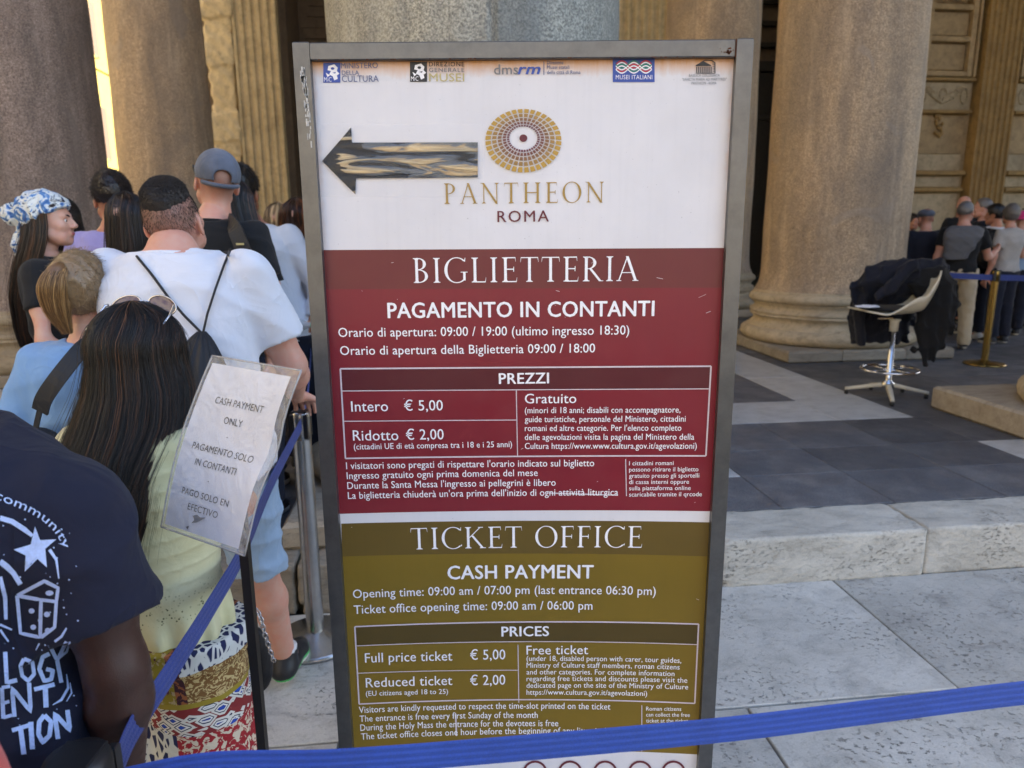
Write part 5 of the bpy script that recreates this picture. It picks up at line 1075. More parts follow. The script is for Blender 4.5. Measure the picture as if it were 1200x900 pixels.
q = V(46, 530, 1.98); F = Fld(np.array(q)-.14, np.array(q)+.14, .006); F.el(tuple(q), (.08, .045, .075), .02); v, f = F.mesh(); part('pouch', v, f, nylon, bg, smooth=True)
# ------------------------------------------------------------------ woman with long dark hair, yellow blouse, printed trousers
b2 = (-.80, 1.47, 0)
def ribs(X, Y, Z): zz = Z-.2*X-.12*np.abs(X)*0; return -.0022*np.maximum(0, np.sin(zz*2*PI/.036))**6*(zz > .9)*(zz < 1.25)-.006*np.sin((X+Y*1.3)*70)*np.clip((.86-(Z-.2*X))/.06, 0, 1)
P = person('woman with very long dark hair, pale yellow ribbed top and patchwork print trousers', QG, b2, R_(-12), 1.50, .98, 'tan', head=(R_(10), R_(-4), 0), fem=True, res=.0095, fine=.0055, top=('blouse', M['blouse']), sleeve=.25, top_e=.02, hem=.88, xd=ribs, wr=.003,
    low=('trousers', M['patch']), low_e=.05, low_to=.06, shoes=SH, arms={1: [(.175, .08, 1.06), (.06, .25, 1.0)], -1: [(-.18, .08, 1.06), (-.06, .25, 1.0)]})
W2 = P
add_long(P, long_hair([(0, .104, .118, 0, 0), (-.07, .122, .124, 0, -.008), (-.145, .136, .135, -.004, -.03), (-.21, .136, .115, -.006, -.085), (-.27, .126, .09, 0, -.13), (-.34, .098, .07, .03, -.16), (-.42, .062, .05, .045, -.175), (-.50, .03, .03, .055, -.18)], 2.5, 15000, 26, 300, 11, .00055, .005, .09, .24), 'dark', R_(-8))
hc = Vector(P[1]); gl = empty('sunglasses', (hc.x+b2[0]+.0, hc.y+b2[1]+.045, hc.z+.112), R_(-6), label='purple lensed sunglasses with a silver frame pushed up on the long dark hair', cat='sunglasses')
M['silver'] = plain('silver_metal', hexc(206, 206, 210), .25, .9); ln_ = N('purple_lens', .08, 0); ln_.b.inputs['Alpha'].default_value = .85; ln_.b.inputs['Base Color'].default_value = hexc(66, 26, 62); M['lens'] = ln_.m
for k in (-1, 1):
    rim = [(k*(.009+.033*(1+math.cos(a))), .012-.10*(k*(.009+.033*(1+math.cos(a))))**2*3, .0+.020*math.sin(a)-.006*math.cos(a)) for a in np.linspace(0, 2*PI, 25)]
    B().tube([(x, y+.35*z, z+.0) for x, y, z in rim], .0017, 6, False).put('rim', 'silver', gl, False, smooth=True)
    c = np.mean(rim[:-1], 0); v = [(c[0], c[1]+.35*c[2]+.003, c[2])]+[(x, y+.35*z, z) for x, y, z in rim[:-1]]; part('lens', v, [(0, i+1, (i+1) % 24+1) for i in range(24)], 'lens', gl, False, smooth=True)
    B().tube([(k*.074, .0, .002), (k*.079, -.006, -.0), (k*.081, -.03, -.018), (k*.079, -.075, -.045)], [.003, .0032, .0024, .002], 8).put('temple_arm', 'silver', gl, False, smooth=True)
B().tube([(-.012, .012, .008), (0, .014, .010), (.012, .012, .008)], .0015, 6).put('bridge', 'silver', gl, False)
# ------------------------------------------------------------------ man in the navy printed T-shirt, bottom left
b3 = (-.865, .985, 0)
P = person('man in a navy T-shirt with white hand drawn lettering, star and dice on the back', QG, b3, R_(-4), 1.65, 1.26, 'dark', head=(R_(20), R_(-10), 0), headoff=(-.07, 0, 0), res=.0095, fine=.007, top=('t_shirt', navy), sleeve=.66, top_e=.03, hem=.80, wr=.010, low=('trousers', jeans), shoes=SH,
    arms={1: [(.222, .0, 1.255), (.262, .0, 1.01), (.235, .03, .80)], -1: [(-.27, 0, 1.08), (-.27, .2, .9)]})
add_hair(P, short_hair(8, .012, 1500, .006, .05, .0, .06), 'black')
def bvh_of(o): return BVHTree.FromPolygons([o.matrix_world @ v.co for v in o.data.vertices], [tuple(p.vertices) for p in o.data.polygons])
bpy.context.view_layer.update()
tsh = [c for c in P[0].children if c.name.startswith('t_shirt')][0]; T3 = bvh_of(tsh); CAM0 = Vector((0, 0, CAM_H))
def drape(pt, tree, lift=.0012, fall=None):
    d = ray(*pt).normalized(); h = tree.ray_cast(CAM0, d)
    return (h[0]-d*lift) if h[0] is not None else fall
def draped(name, polys, tree, mat, parent, lift=.0015, **kw):           # flat print following the cloth; parts outside the frame are simply not cut
    v = []; f = []; l = lift
    for p in polys:
        pts = [drape(c, tree, l) for c in p]
        if any(x is None for x in pts): continue
        n = len(v); v += [tuple(x) for x in pts]; f.append(tuple(range(n, n+len(pts)))); l += .00001
    if f: part(name, v, f, mat, parent, **kw)
def stroke(pts, w_, n=6):                                        # px polyline -> quads
    out = []; ps = [np.array(p, float) for p in pts]; ww = w_ if isinstance(w_, (list, tuple)) else [w_]*len(ps); seg = []
    for i in range(len(ps)-1):
        for j in range(n): t = j/n; seg.append((ps[i]*(1-t)+ps[i+1]*t, ww[i]*(1-t)+ww[i+1]*t))
    seg.append((ps[-1], ww[-1])); L_ = []
    for i, (p, w1) in enumerate(seg):
        d = seg[min(i+1, len(seg)-1)][0]-seg[max(i-1, 0)][0]; d = d/(np.linalg.norm(d)+1e-9); k = np.array([-d[1], d[0]])*w1/2; L_.append((p+k, p-k))
    return [[a, b_, d, c] for (a, b_), (c, d) in zip(L_, L_[1:])]
def tri(poly, n=3):                                              # subdivide a convex fan so that it follows the cloth
    c = np.mean(poly, 0); out = []
    for a, b_ in zip(poly, list(poly[1:])+[poly[0]]):
        a, b_ = np.array(a, float), np.array(b_, float)
        for i in range(n):
            t0, t1 = i/n, (i+1)/n; p, q_, r_, s_ = c+(a-c)*t0, c+(b_-c)*t0, c+(b_-c)*t1, c+(a-c)*t1; out.append([p, q_, r_, s_] if i else [c, r_, s_])
    return out
M['print_w'] = plain('white_screen_print', hexc(176, 196, 236), .8, ns=200, amt=.12)
pr = lambda name, polys: draped(name, polys, T3, 'print_w', P[0])
star = [(41, 617), (47, 633), (66, 632), (53, 643), (55, 665), (44, 655), (29, 670), (30, 651), (16, 644), (36, 638)]
sc_ = np.mean(star, 0); pr('star_print', tri(star, 3))
die = stroke([(20, 698), (48, 703), (47, 747), (24, 742), (20, 698)], [4.5, 4.5, 4.5, 4, 4.5])+stroke([(20, 698), (52, 681), (68, 689), (66, 705), (48, 703)], [4, 4.5, 4, 4, 4])+stroke([(66, 705), (64, 735), (48, 747)], [4, 4, 4.5])
pr('dice_print', die)
dots = []
for cx, cy, rx, ry in ((58, 695, 5, 3.2), (37, 716, 3.6, 3.2), (55, 720, 3.8, 3.4), (47, 727, 3, 2.4), (39, 735, 3.6, 3.2), (56, 739, 3.6, 3.4)): dots.append([(cx+rx*math.cos(a), cy+ry*math.sin(a)) for a in np.linspace(0, 2*PI, 9)[:-1]])
pr('dice_pips', dots)
for s_ in (stroke([(0, 607), (14, 611), (28, 620), (38, 628)], [6, 6, 6, 4]), stroke([(0, 658), (8, 664), (16, 672), (24, 685)], [7, 7, 6, 6]), stroke([(58, 644), (66, 656), (69, 678)], [4, 3, 1.5]), stroke([(0, 676), (6, 700), (7, 726)], [5, 5, 4]), stroke([(78, 736), (72, 746), (64, 752)], [2, 3, 3]), stroke([(82, 752), (78, 764), (68, 772)], [2, 3, 3]), stroke([(78, 790), (80, 806), (72, 820), (62, 826)], [1, 3, 3, 1]), stroke([(82, 800), (84, 812), (78, 822)], [1, 2, 1]), stroke([(0, 732), (14, 738)], [3, 2]), stroke([(0, 738), (10, 752)], [3, 2]), stroke([(46, 754), (42, 762)], [2, 1])): pr('arc_print', s_)
rn = random.Random(3)
draped('speckle_print', [[(x, y), (x+w_, y+.4), (x+w_, y+w_), (x+.2, y+w_)] for x, y, w_ in [(rn.uniform(1, 92), rn.uniform(600, 850), rn.uniform(.8, 2)) for _ in range(46)]], T3, 'print_w', P[0], kind='stuff')
LOGY = [stroke([(6, 764), (8, 800), (20, 797)], 5), stroke([(28, 772), (38, 776), (40, 790), (33, 798), (26, 792), (24, 780), (28, 772)], 4.5), stroke([(58, 766), (50, 770), (46, 784), (52, 798), (60, 796), (62, 786), (54, 784)], 5), stroke([(60, 760), (67, 774), (78, 752)], 4.5)+stroke([(67, 774), (72, 800)], 5)]
ENT = [stroke([(2, 806), (4, 842)], 5)+stroke([(2, 806), (12, 804)], 4)+stroke([(4, 824), (11, 822)], 4)+stroke([(4, 841), (14, 838)], 4), stroke([(17, 840), (14, 806), (36, 834), (34, 800)], 5), stroke([(40, 808), (64, 802)], 5)+stroke([(53, 805), (54, 829)], 6)]
TION = [stroke([(14, 856), (34, 850)], 5)+stroke([(24, 853), (28, 884)], 6), stroke([(36, 846), (38, 878)], 6), stroke([(52, 838), (60, 846), (58, 862), (50, 870), (45, 860), (46, 846), (52, 838)], 5.5), stroke([(68, 866), (64, 836), (82, 856), (79, 832)], 5.5)]
for wd_ in (LOGY, ENT, TION):
    for l_ in wd_: pr('letter_print', l_)
# the word along the arc, in a looping hand
v, f = TEXT[('community', .02, 1.0, 's')]; x1 = v[:, 0].max(); x0 = x1*.13; Pn = [(-6, 580), (14, 588), (34, 596), (52, 607), (66, 620), (75, 634), (77, 642)]
Pn = np.array(Pn, float); cum = np.r_[0, np.cumsum(np.linalg.norm(np.diff(Pn, axis=0), axis=1))]
def along(u): s_ = u*cum[-1]; p = np.array([np.interp(s_, cum, Pn[:, i]) for i in (0, 1)]); p2 = np.array([np.interp(min(s_+1, cum[-1]+.01), cum, Pn[:, i]) for i in (0, 1)]); p1 = np.array([np.interp(max(s_-1, 0), cum, Pn[:, i]) for i in (0, 1)]); d = p2-p1; d /= np.linalg.norm(d)+1e-9; return p, np.array([d[1], -d[0]])
vv = []
for a, b_ in v: p, n_ = along(min(max(a/x1, 0), 1)); vv.append(p+n_*(b_-.25)*15)
pr('lettering', [[vv[i] for i in t] for t in f])
# ------------------------------------------------------------------ red shoulder in the corner
person('person in a salmon red top, only a shoulder showing in the bottom left corner', QG, (-.70, .585, 0), 0, 1.44, .95, 'fair', fem=True, top=('t_shirt', salmon), sleeve=.7, hem=.8, low=('trousers', jeans), shoes=SH, top_e=.03, arms={1: [(.2, .0, .9), (.2, .1, .72)], -1: [(-.2, 0, .9), (-.2, .1, .72)]})
# ------------------------------------------------------------------ the queue on the portico step
def pp(px, Y, z=POD): p = V(px, 300, Y); return (p.x, Y, z)
b = (-1.97, 3.08, POD)
P = person('young woman in profile with blue and white bandana, long brown hair, black top', QG, b, R_(-78), 1.59, .9, 'fair', head=(R_(-2), R_(-2), 0), fem=True, face=True, top=('t_shirt', black), sleeve=.55, hem=.85, low=('trousers', jeans), shoes=SH, arms={1: [(.22, .02, 1.0), (.12, .2, .85)], -1: [(-.2, .05, 1.0), (-.1, .24, .9)]})
add_long(P, long_hair([(0, .094, .112, 0, 0), (-.08, .105, .12, 0, -.01), (-.2, .115, .125, 0, -.05), (-.35, .11, .11, 0, -.10), (-.5, .09, .09, 0, -.12), (-.62, .06, .06, 0, -.13)], 1.75, 3000, 20, 110, 5, .0012, .006, .3, .1, headR=(.088, .105, .128)), 'brown')
bm = N('tie_dye_bandana', .8); w_ = bm.noise(16, 3, .5, dist=2.2); bm.col(bm.ramp(w_, [(.36, hexc(48, 84, 140)), (.46, hexc(96, 140, 190)), (.52, hexc(222, 222, 216)), (.62, hexc(206, 210, 206)), (.68, hexc(60, 70, 96))])); bm.bump(bm.noise(22, 3, dist=2), .6, .02); M['bandana'] = bm.m
F = Fld((-.14, -.3, -.3), (.14, .15, .2), .006); F.el((0, -.022, .045), (.104, .126, .108), .02); F.cut((0, .02, .032), (0, .42, -.9)); F.el((0, -.15, .035), (.05, .055, .05), .02); F.el((.0, -.165, .06), (.03, .04, .03), .02)
F.rc((0, -.13, 0), (.01, -.15, -.1), .018, .03, .02); F.rc((.01, -.15, -.1), (.02, -.155, -.2), .03, .012, .02); F.disp(wrinkle(5, .008, (40, 40, 40))); v, f = F.mesh(); part('bandana', xfm(v*P[3], P[2], P[1]), f, 'bandana', P[0], False, smooth=True)
b = (-2.66, 4.35, POD)
P = person('dark haired woman whose face shows between the bandana and the lavender shirt', QG, b, R_(195), 1.63, .9, 'tan', head=(R_(-20), R_(-6), 0), fem=True, face=True, top=('t_shirt', cream), sleeve=.5, hem=.85, low=('trousers', jeans), shoes=SH)
add_long(P, long_hair([(0, .092, .108, 0, 0), (-.1, .1, .108, 0, -.01), (-.3, .12, .1, 0, -.03)], 2.25, 1500, 14, 60, 6, .0018, .004, .1, .05), 'black', R_(-20))
b = pp(137, 3.8)
P = person('man in a lavender shirt with short dark hair and one arm raised', QG, b, R_(6), 1.72, 1.02, 'tan', head=(R_(28), R_(-2), 0), stub=True, top=('shirt', lav), sleeve=1.85, hem=.82, low=('trousers', jeans), shoes=SH, wr=.009, arms={-1: [(-.42, .03, 1.36), (-.2, .34, 1.34)]})
add_hair(P, short_hair(12, .03, 5000, .02, .03, -.04, .06, .6, rad=.0012, curl=.003), 'brown')
def shades(P, up=0):
    e, hc, HM, hs = P; q = B(); T_ = lambda p: tuple(Vector(hc)+HM @ Vector(p)*hs)
    q.tube([T_(p) for p in ((-.084, -.01, .012), (-.082, .05, .012), (-.07, .085, .01), (-.04, .103, .008), (0, .108, .012), (.04, .103, .008), (.07, .085, .01), (.082, .05, .012), (.084, -.01, .012))], .004, 6)
    for k in (-1, 1): q.lathe([(.0001, -.003), (.022, 0), (.0001, .003)], 12, T_((k*.036, .1, -.002)), False)
    return q.put('sunglasses', 'blackp', e, False)
shades(P)
b = pp(152, 3.4)
P = person('woman with long straight dark hair, half hidden behind the white T-shirt man', QG, b, 0, 1.6, .85, 'fair', fem=True, top=('t_shirt', black), sleeve=.5, hem=.85, low=('trousers', jeans), shoes=SH)
add_long(P, long_hair([(0, .094, .112, 0, 0), (-.2, .11, .11, 0, -.02), (-.42, .09, .08, 0, -.06)], 2.2, 1300, 14, 60, 8, .0018, .004, .1, .05), 'brown')
b = pp(232, 3.08)
P = person('tall man in a washed grey backwards cap and black T-shirt with a backpack strap', QG, b, R_(2), 1.76, 1.06, 'rosy', head=(R_(30), R_(-14), R_(6)), lean=(.06, .03), stub=True, top=('t_shirt', black), sleeve=.6, hem=.84, low=('trousers', jeans), shoes=SH, fine=.009)
F = Fld((-.13, -.2, -.1), (.13, .15, .2), .005); F.el((0, -.02, .045), (.09, .112, .1), .02); F.cut((0, 0, .012), (0, -.12, -.99)); F.el((0, -.02, .035), (.081, .104, .088), .004, sub=True)
F.el((0, -.13, .045), (.036, .05, .03), .004, sub=True); v, f = F.mesh(); e, hc, HM, hs = P; cp = part('cap', xfm(v*hs, HM, hc), f, capgrey, e, False, smooth=True)
q = B(); q.tube([Vector(hc)+HM @ Vector((.085*math.sin(a), -.02-.112*math.cos(a), .012-.0))*hs for a in np.linspace(-1.0, 1.0, 16)], .009, 8); q.put('cap_strap', capgrey, e, False, smooth=True)
F = Fld((-.12, .02, -.05), (.12, .22, .12), .005); F.el((0, .1, .04), (.075, .075, .012), .01); F.cut((0, .085, 0), (0, -1, 0)); v, f = F.mesh(); part('cap_peak', xfm(v*hs, HM, hc), f, capgrey, e, False, smooth=True)
q = B(); T_ = lambda p: tuple(Vector(hc)+HM @ Vector(p)*hs); q.tube([T_((-.087, -.02, .03)), T_((-.09, .03, .045)), T_((-.08, .08, .05))], .004, 6); q.put('sunglasses', 'blackp', e, False)
W6 = V(275, 262, 2.97); bp = empty('backpack', V(270, 330, 2.9), label='black backpack on the shoulder of the man in the grey cap', cat='bag')
v, f = strap(smoothpts([V(268, 258, 3.08), V(274, 266, 2.96), V(282, 285, 2.93), V(290, 305, 2.93)]), .06, '', '', '', th=.006); part('strap', [tuple(x) for x in v], f, nylon, bp)
q = V(272, 350, 2.86); F = Fld(np.array(q)-.25, np.array(q)+.25, .01); F.el(tuple(q), (.14, .09, .19), .03); v, f = F.mesh(); part('pack', v, f, nylon, bp, smooth=True)
q = V(281, 286, 2.915); B().box(q.x-.014, q.x+.016, q.y-.003, q.y+.003, q.z-.004, q.z+.004).put('strap_label', 'ink_pale', bp)
b = pp(276, 3.42)
P = person('woman with long straight black hair falling over her back, beside the grey cap', QG, b, R_(-5), 1.66, .88, 'fair', head=(R_(-10), 0, R_(8)), fem=True, top=('t_shirt', black), sleeve=.5, hem=.85, low=('trousers', jeans), shoes=SH)
add_long(P, long_hair([(0, .094, .112, 0, 0), (-.12, .11, .115, .02, -.02), (-.3, .125, .11, .07, -.09), (-.48, .08, .08, .11, -.12), (-.62, .04, .04, .13, -.13)], 2.3, 2200, 16, 80, 9, .0016, .004, .08, .08), 'dark')
b = pp(322, 3.82)
P = person('man in a white long sleeved shirt holding a small bottle, seen from behind', QG, b, R_(-6), 1.76, 1.05, 'tan', head=(R_(5), R_(-10), 0), lean=(-.12, .04), headoff=(-.03, 0, 0), stub=True, top=('shirt', white_tee), sleeve=1.9, hem=.84, low=('trousers', jeans), shoes=SH, wr=.01, arms={1: [(.25, .0, 1.13), (.2, -.02, .98)]}, fine=.009)
add_hair(P, short_hair(21, .03, 3000, .02, .02, -.04, .06, .5, rad=.0012), 'black')
M['bottle'] = N('clear_plastic', .05).m; M['bottle'].node_tree.nodes['Principled BSDF'].inputs['Alpha'].default_value = .45
q = V(349, 381, 3.68); bt = empty('plastic_bottle', tuple(q), label='small clear plastic bottle held behind the white shirt', cat='bottle'); R9 = Matrix.Rotation(PI/2, 4, 'Y')
B().lathe([(.001, -.06), (.03, -.058), (.032, .02), (.014, .055), (.013, .07)], 16).xf(R9).put('bottle_body', 'bottle', bt, False, smooth=True); B().lathe([(.015, .07), (.015, .085)], 12).xf(R9).put('bottle_cap', 'sole_g', bt, False)
b = pp(329, 4.55)
P = person('woman with blond hair behind the white shirt man', QG, b, 0, 1.6, .9, 'fair', fem=True, top=('t_shirt', cream), sleeve=.5, hem=.85, low=('trousers', jeans), shoes=SH)
add_long(P, long_hair([(0, .094, .112, 0, 0), (-.12, .105, .11, 0, -.01), (-.28, .09, .09, 0, -.03)], 2.3, 1200, 12, 60, 14, .002, .006, .3, .05), 'ash')
b = pp(351, 4.2)
P = person('woman with curly auburn hair close beside the left rail of the sign', QG, b, 0, 1.61, .92, 'fair', fem=True, top=('sweater', white_tee), sleeve=1.6, hem=.85, low=('trousers', navy), shoes=SH)
add_long(P, long_hair([(0, .105, .122, 0, 0), (-.12, .125, .12, 0, -.01), (-.22, .1, .1, 0, -.03)], 2.3, 1600, 18, 60, 15, .002, .016, .3, .05), 'curl')
# ------------------------------------------------------------------ drawstring bag on the white T-shirt
bpy.context.view_layer.update(); TW = bvh_of(tee_obj)
dp = lambda x, y, l=.006: drape((x, y), TW, l) or V(x, y, 2.0)
def smooth2(pts): return [tuple((np.array(a)*(1-t)+np.array(b_)*t)) for a, b_ in zip(pts, pts[1:]) for t in (0, .34, .67)]+[pts[-1]]
db = empty('drawstring_bag', tuple(dp(238, 392)), label='black drawstring bag hanging by two cords on the white T-shirt', cat='bag')
for pts in ([(160, 300), (178, 322), (197, 348), (216, 370), (236, 390)], [(270, 292), (262, 312), (252, 340), (243, 368), (238, 390)]):
    q = smoothpts([dp(*p, .011) for p in smooth2(pts)], 40); B().tube(q, .0038, 6).put('cord', nylon, db, smooth=True)
v = []; n = 64; top = dp(238, 388, .012); 
for j in range(22):
    t = j/21; x = 238+1.5*t+8*t; yv = 388+118*t; c = dp(x, min(yv, 440), .0)
    c = Vector((V(x, yv, c.y).x, c.y-.012-.075*math.sin(min(t*1.3, 1)*PI/2), V(x, yv, c.y).z)); rw = .012+.115*min(1, t*1.5)**.8; rd = .010+.07*min(1, t*1.4)
    if t > .93: rw *= 1-(t-.93)*5; rd *= 1-(t-.93)*5
    for k in range(n): a = 2*PI*k/n; pl = 1+(.15*math.cos(a*15)+.07*math.cos(a*23+1))*max(0, 1-t*1.1); v.append((c.x+rw*pl*math.cos(a), c.y+rd*pl*math.sin(a), c.z))
f = [(j*n+k, j*n+(k+1) % n, (j+1)*n+(k+1) % n, (j+1)*n+k) for j in range(21) for k in range(n)]+[tuple(range(n))[::-1], tuple(range(21*n, 22*n))]
part('bag_body', v, f, nylon, db, smooth=True)
# ------------------------------------------------------------------ people on the right
def rp(label, px, Y, H, rz, **k): return person(label, RG, pp(px, Y), rz, H, res=.014, **k)
P = rp('man in a grey flat cap and navy jacket in front of the carved wall', 1081, 8.9, 1.68, R_(-5), w=1.05, skin='rosy', top=('jacket', navyj), sleeve=1.9, top_e=.03, hem=.8, low=('trousers', jeans), shoes=SH, stub=True)
F = Fld((-.14, -.16, -.02), (.14, .18, .2), .008); F.el((0, -.0, .055), (.098, .125, .065), .02); F.cut((0, 0, .02), (0, 0, -1)); F.el((0, .1, .03), (.07, .05, .012), .02); v, f = F.mesh(); part('flat_cap', xfm(v*P[3], P[2], P[1]), f, capgrey, P[0], False, smooth=True)
P = rp('man in a black T-shirt and khaki trousers with a grey sweater over his shoulders', 1126, 8.55, 1.74, R_(-22), w=1.05, skin='rosy', head=(R_(-25), R_(-8), 0), stub=True, top=('t_shirt', black), sleeve=.6, hem=.93, low=('trousers', khaki), legs={-1: [(-.1, 0, .9), (-.15, .0, .49), (-.17, -.03, .085)], 1: [(.1, 0, .9), (.13, .05, .49), (.15, .06, .085)]}, low_e=.022, low_to=.05, shoes=SH, arms={1: [(.3, .12, 1.1), (.42, .32, 1.18)]}, wr=.008)
add_hair(P, short_hair(31, .014, 1500, .01, .02, -.02, .03), 'grey')
e = P[0]; F = Fld((-.3, -.3, 1.0), (.3, .25, 1.6), .01); F.loft([(1.08, -.08, -.10, .11, .05), (1.2, -.06, -.12, .15, .05), (1.34, -.02, -.09, .19, .09), (1.43, 0, -.03, .19, .11), (1.47, 0, -.01, .12, .09)], .03, .01); F.disp(wrinkle(8, .008)); v, f = F.mesh(); part('sweater', v, f, greyk, e, False, smooth=True)
P = rp('bald man facing the camera behind the man in khaki trousers', 1122, 11.0, 1.92, PI-.1, skin='rosy', face=True, top=('t_shirt', black), low=('trousers', jeans), shoes=SH)
P = rp('grey haired man in a dark jacket in profile beside the khaki man', 1146, 9.9, 1.83, R_(60), skin='rosy', face=True, top=('jacket', navyj), sleeve=1.9, top_e=.03, low=('trousers', jeans), shoes=SH)
add_hair(P, short_hair(33, .012, 1200, .01, .02, -.02, .03), 'grey')
P = rp('person with black hair, white scarf and navy trousers carrying a big black backpack', 1161, 9.35, 1.72, R_(24), skin='tan', head=(R_(20), 0, 0), top=('jacket', black), sleeve=1.9, low=('trousers', jeans), shoes=('shoe_w', 'sole_w'))
add_hair(P, short_hair(35, .03, 1600, .03, -.02, -.05, .055, .3), 'black')
q = B().tube([(.085*math.cos(a), -.015+.08*math.sin(a), 1.43+.01*math.sin(a)) for a in np.linspace(0, 2*PI, 20)], .032, 8); q.put('scarf', white_tee, P[0], False, smooth=True)
bq = pp(1163, 9.1); bk = empty('backpack', (bq[0]+.02, bq[1], POD+1.0), label='bulky black backpack worn by the black haired person near the brass post', cat='bag')
F = Fld((-.25, -.2, -.12), (.25, .2, .5), .01); F.loft([(-.06, 0, 0, .13, .08), (.02, 0, 0, .19, .12), (.25, 0, 0, .18, .12), (.38, 0, 0, .13, .09), (.42, 0, 0, .07, .05)], .03, .0); v, f = F.mesh(); part('pack', v, f, nylon, bk, False, smooth=True)
F = Fld((-.25, -.25, -.12), (.25, .2, .5), .01); F.loft([(.0, 0, -.12, .13, .03), (.1, 0, -.12, .14, .04), (.18, 0, -.12, .12, .02)], .02); v, f = F.mesh(); part('pocket', v, f, nylon, bk, False, smooth=True)
B().box(-.05, .0, -.172, -.162, .05, .07).put('pack_badge', 'ink_w', bk, False)
P = rp('grey haired woman in a light grey T-shirt with a camera strap', 1180, 8.95, 1.71, R_(15), w=.95, skin='rosy', fem=True, head=(R_(-30), R_(-10), 0), top=('t_shirt', ltgrey), sleeve=.6, low=('trousers', jeans), shoes=SH, arms={1: [(.27, .02, 1.1), (.3, .2, 1.3)]})
add_hair(P, short_hair(37, .03, 1800, .025, -.03, -.06, .05, .5), 'grey')
P = rp('person in a bright pink hat at the right edge of the view', 1193, 9.7, 1.66, R_(-30), w=.95, skin='fair', fem=True, head=(R_(-20), R_(-5), 0), top=('jacket', denim), sleeve=1.9, low=('trousers', jeans), shoes=SH)
F = Fld((-.2, -.22, -.04), (.2, .22, .2), .008); F.el((0, -.01, .06), (.095, .115, .08), .02); F.el((0, 0, .03), (.15, .17, .014), .03); F.disp(wrinkle(4, .006, (30, 30, 30))); v, f = F.mesh(); part('hat', xfm(v*P[3], P[2], P[1]), f, pink, P[0], False, smooth=True)
P = rp('person in a black cap standing farthest right', 1203, 10.4, 1.80, R_(-10), skin='rosy', face=False, top=('t_shirt', cream), low=('trousers', jeans), shoes=SH)
F = Fld((-.14, -.16, -.02), (.14, .2, .2), .008); F.el((0, -.01, .05), (.092, .115, .09), .02); F.cut((0, 0, .03), (0, 0, -1)); F.el((0, .12, .04), (.07, .07, .012), .02); v, f = F.mesh(); part('cap', xfm(v*P[3], P[2], P[1]), f, black, P[0], False, smooth=True)
P = rp('person whose face just shows between the big column and the flat cap man', 1064, 11.5, 1.66, PI+.3, skin='tan', fem=True, face=True, top=('t_shirt', brownc), low=('trousers', jeans), shoes=SH)
add_hair(P, short_hair(39, .03, 1200, .02, -.02, -.05, .05), 'brown')
# ------------------------------------------------------------------ worn kerb stones: eroded edges and pits
rk = np.random.default_rng(9)
def worn_block(parent, name, mt, s0, s1, t0, t1, z0, z1, h=.012, e=.012, pit=.006, seed=0, rnd=.010):
    F = Fld((s0-.03, t0-.03, z0-.03), (s1+.03, t1+.03, z1+.03), h); X, Y, Z = F.P((slice(None),)*3); r = np.random.default_rng(seed)
    qx = np.abs(X-(s0+s1)/2)-(s1-s0)/2+rnd; qy = np.abs(Y-(t0+t1)/2)-(t1-t0)/2+rnd; qz = np.abs(Z-(z0+z1)/2)-(z1-z0)/2+rnd
    d = np.sqrt(np.maximum(qx, 0)**2+np.maximum(qy, 0)**2+np.maximum(qz, 0)**2)+np.minimum(np.maximum(np.maximum(qx, qy), qz), 0)-rnd
    nz = 0
    for k in range(7): w3 = r.normal(0, 1, 3)*(8+9*k); nz = nz+np.sin(X*w3[0]+Y*w3[1]+Z*w3[2]*1.5+r.uniform(0, 6))/(1+.6*k)
    edge = np.exp(-((qx+.0)**2*(qx < 0)+(qy)**2*(qy < 0)+(qz)**2*(qz < 0))/.0015)
    F.d = (d+np.abs(nz)*pit*.35+edge*np.maximum(nz-.7, 0)*e).astype(f32); v, f = F.mesh(); v = np.array([tuple(GM @ Vector(p)) for p in v]) if len(v) < 60000 else v
    return ob(name, mesh(name, v, f, mt, True), parent)
kf_ = [o for o in SC.objects if o.name == 'portico_floor'][0]
for i, (p, q) in enumerate(KB):
    vis = q > -2 and p < 4.2
    worn_block(kf_, 'kerb_block', 'rough' if q < .5 else 'kerb', p+.003, q-.003, -1.12+rk.uniform(-.008, .004), -.782, -.012, POD+rk.uniform(-.002, .002), .010 if vis else .03, .016 if q > .5 else .04, .006 if q > .5 else .014, i)
# ------------------------------------------------------------------ broken flank of the pale pilaster
F = Fld((-4.95, -.25, 0), (-4.1, .5, 9.0), .045); X, Y, Z = F.P((slice(None),)*3)
d_ = np.maximum(np.maximum(np.abs(X+4.56)-.31, np.abs(Y-.2)-.22), np.abs(Z-4.4)-4.35)
tb_ = np.random.default_rng(5).uniform(-.05, .05, 60); zi = np.clip(((Z+.03*np.sin(X*9))/.31), 0, 59).astype(int); F.d = (d_+tb_[zi]+.012*np.sin(Z*21+X*17)+.015*np.sin(X*31+Y*23)*np.sin(Z*13)+.015*np.abs(np.sin(Z*2.2+X*3))).astype(f32); v, f = F.mesh(); part('broken_stone', v, f, 'pil_pale', w, False)
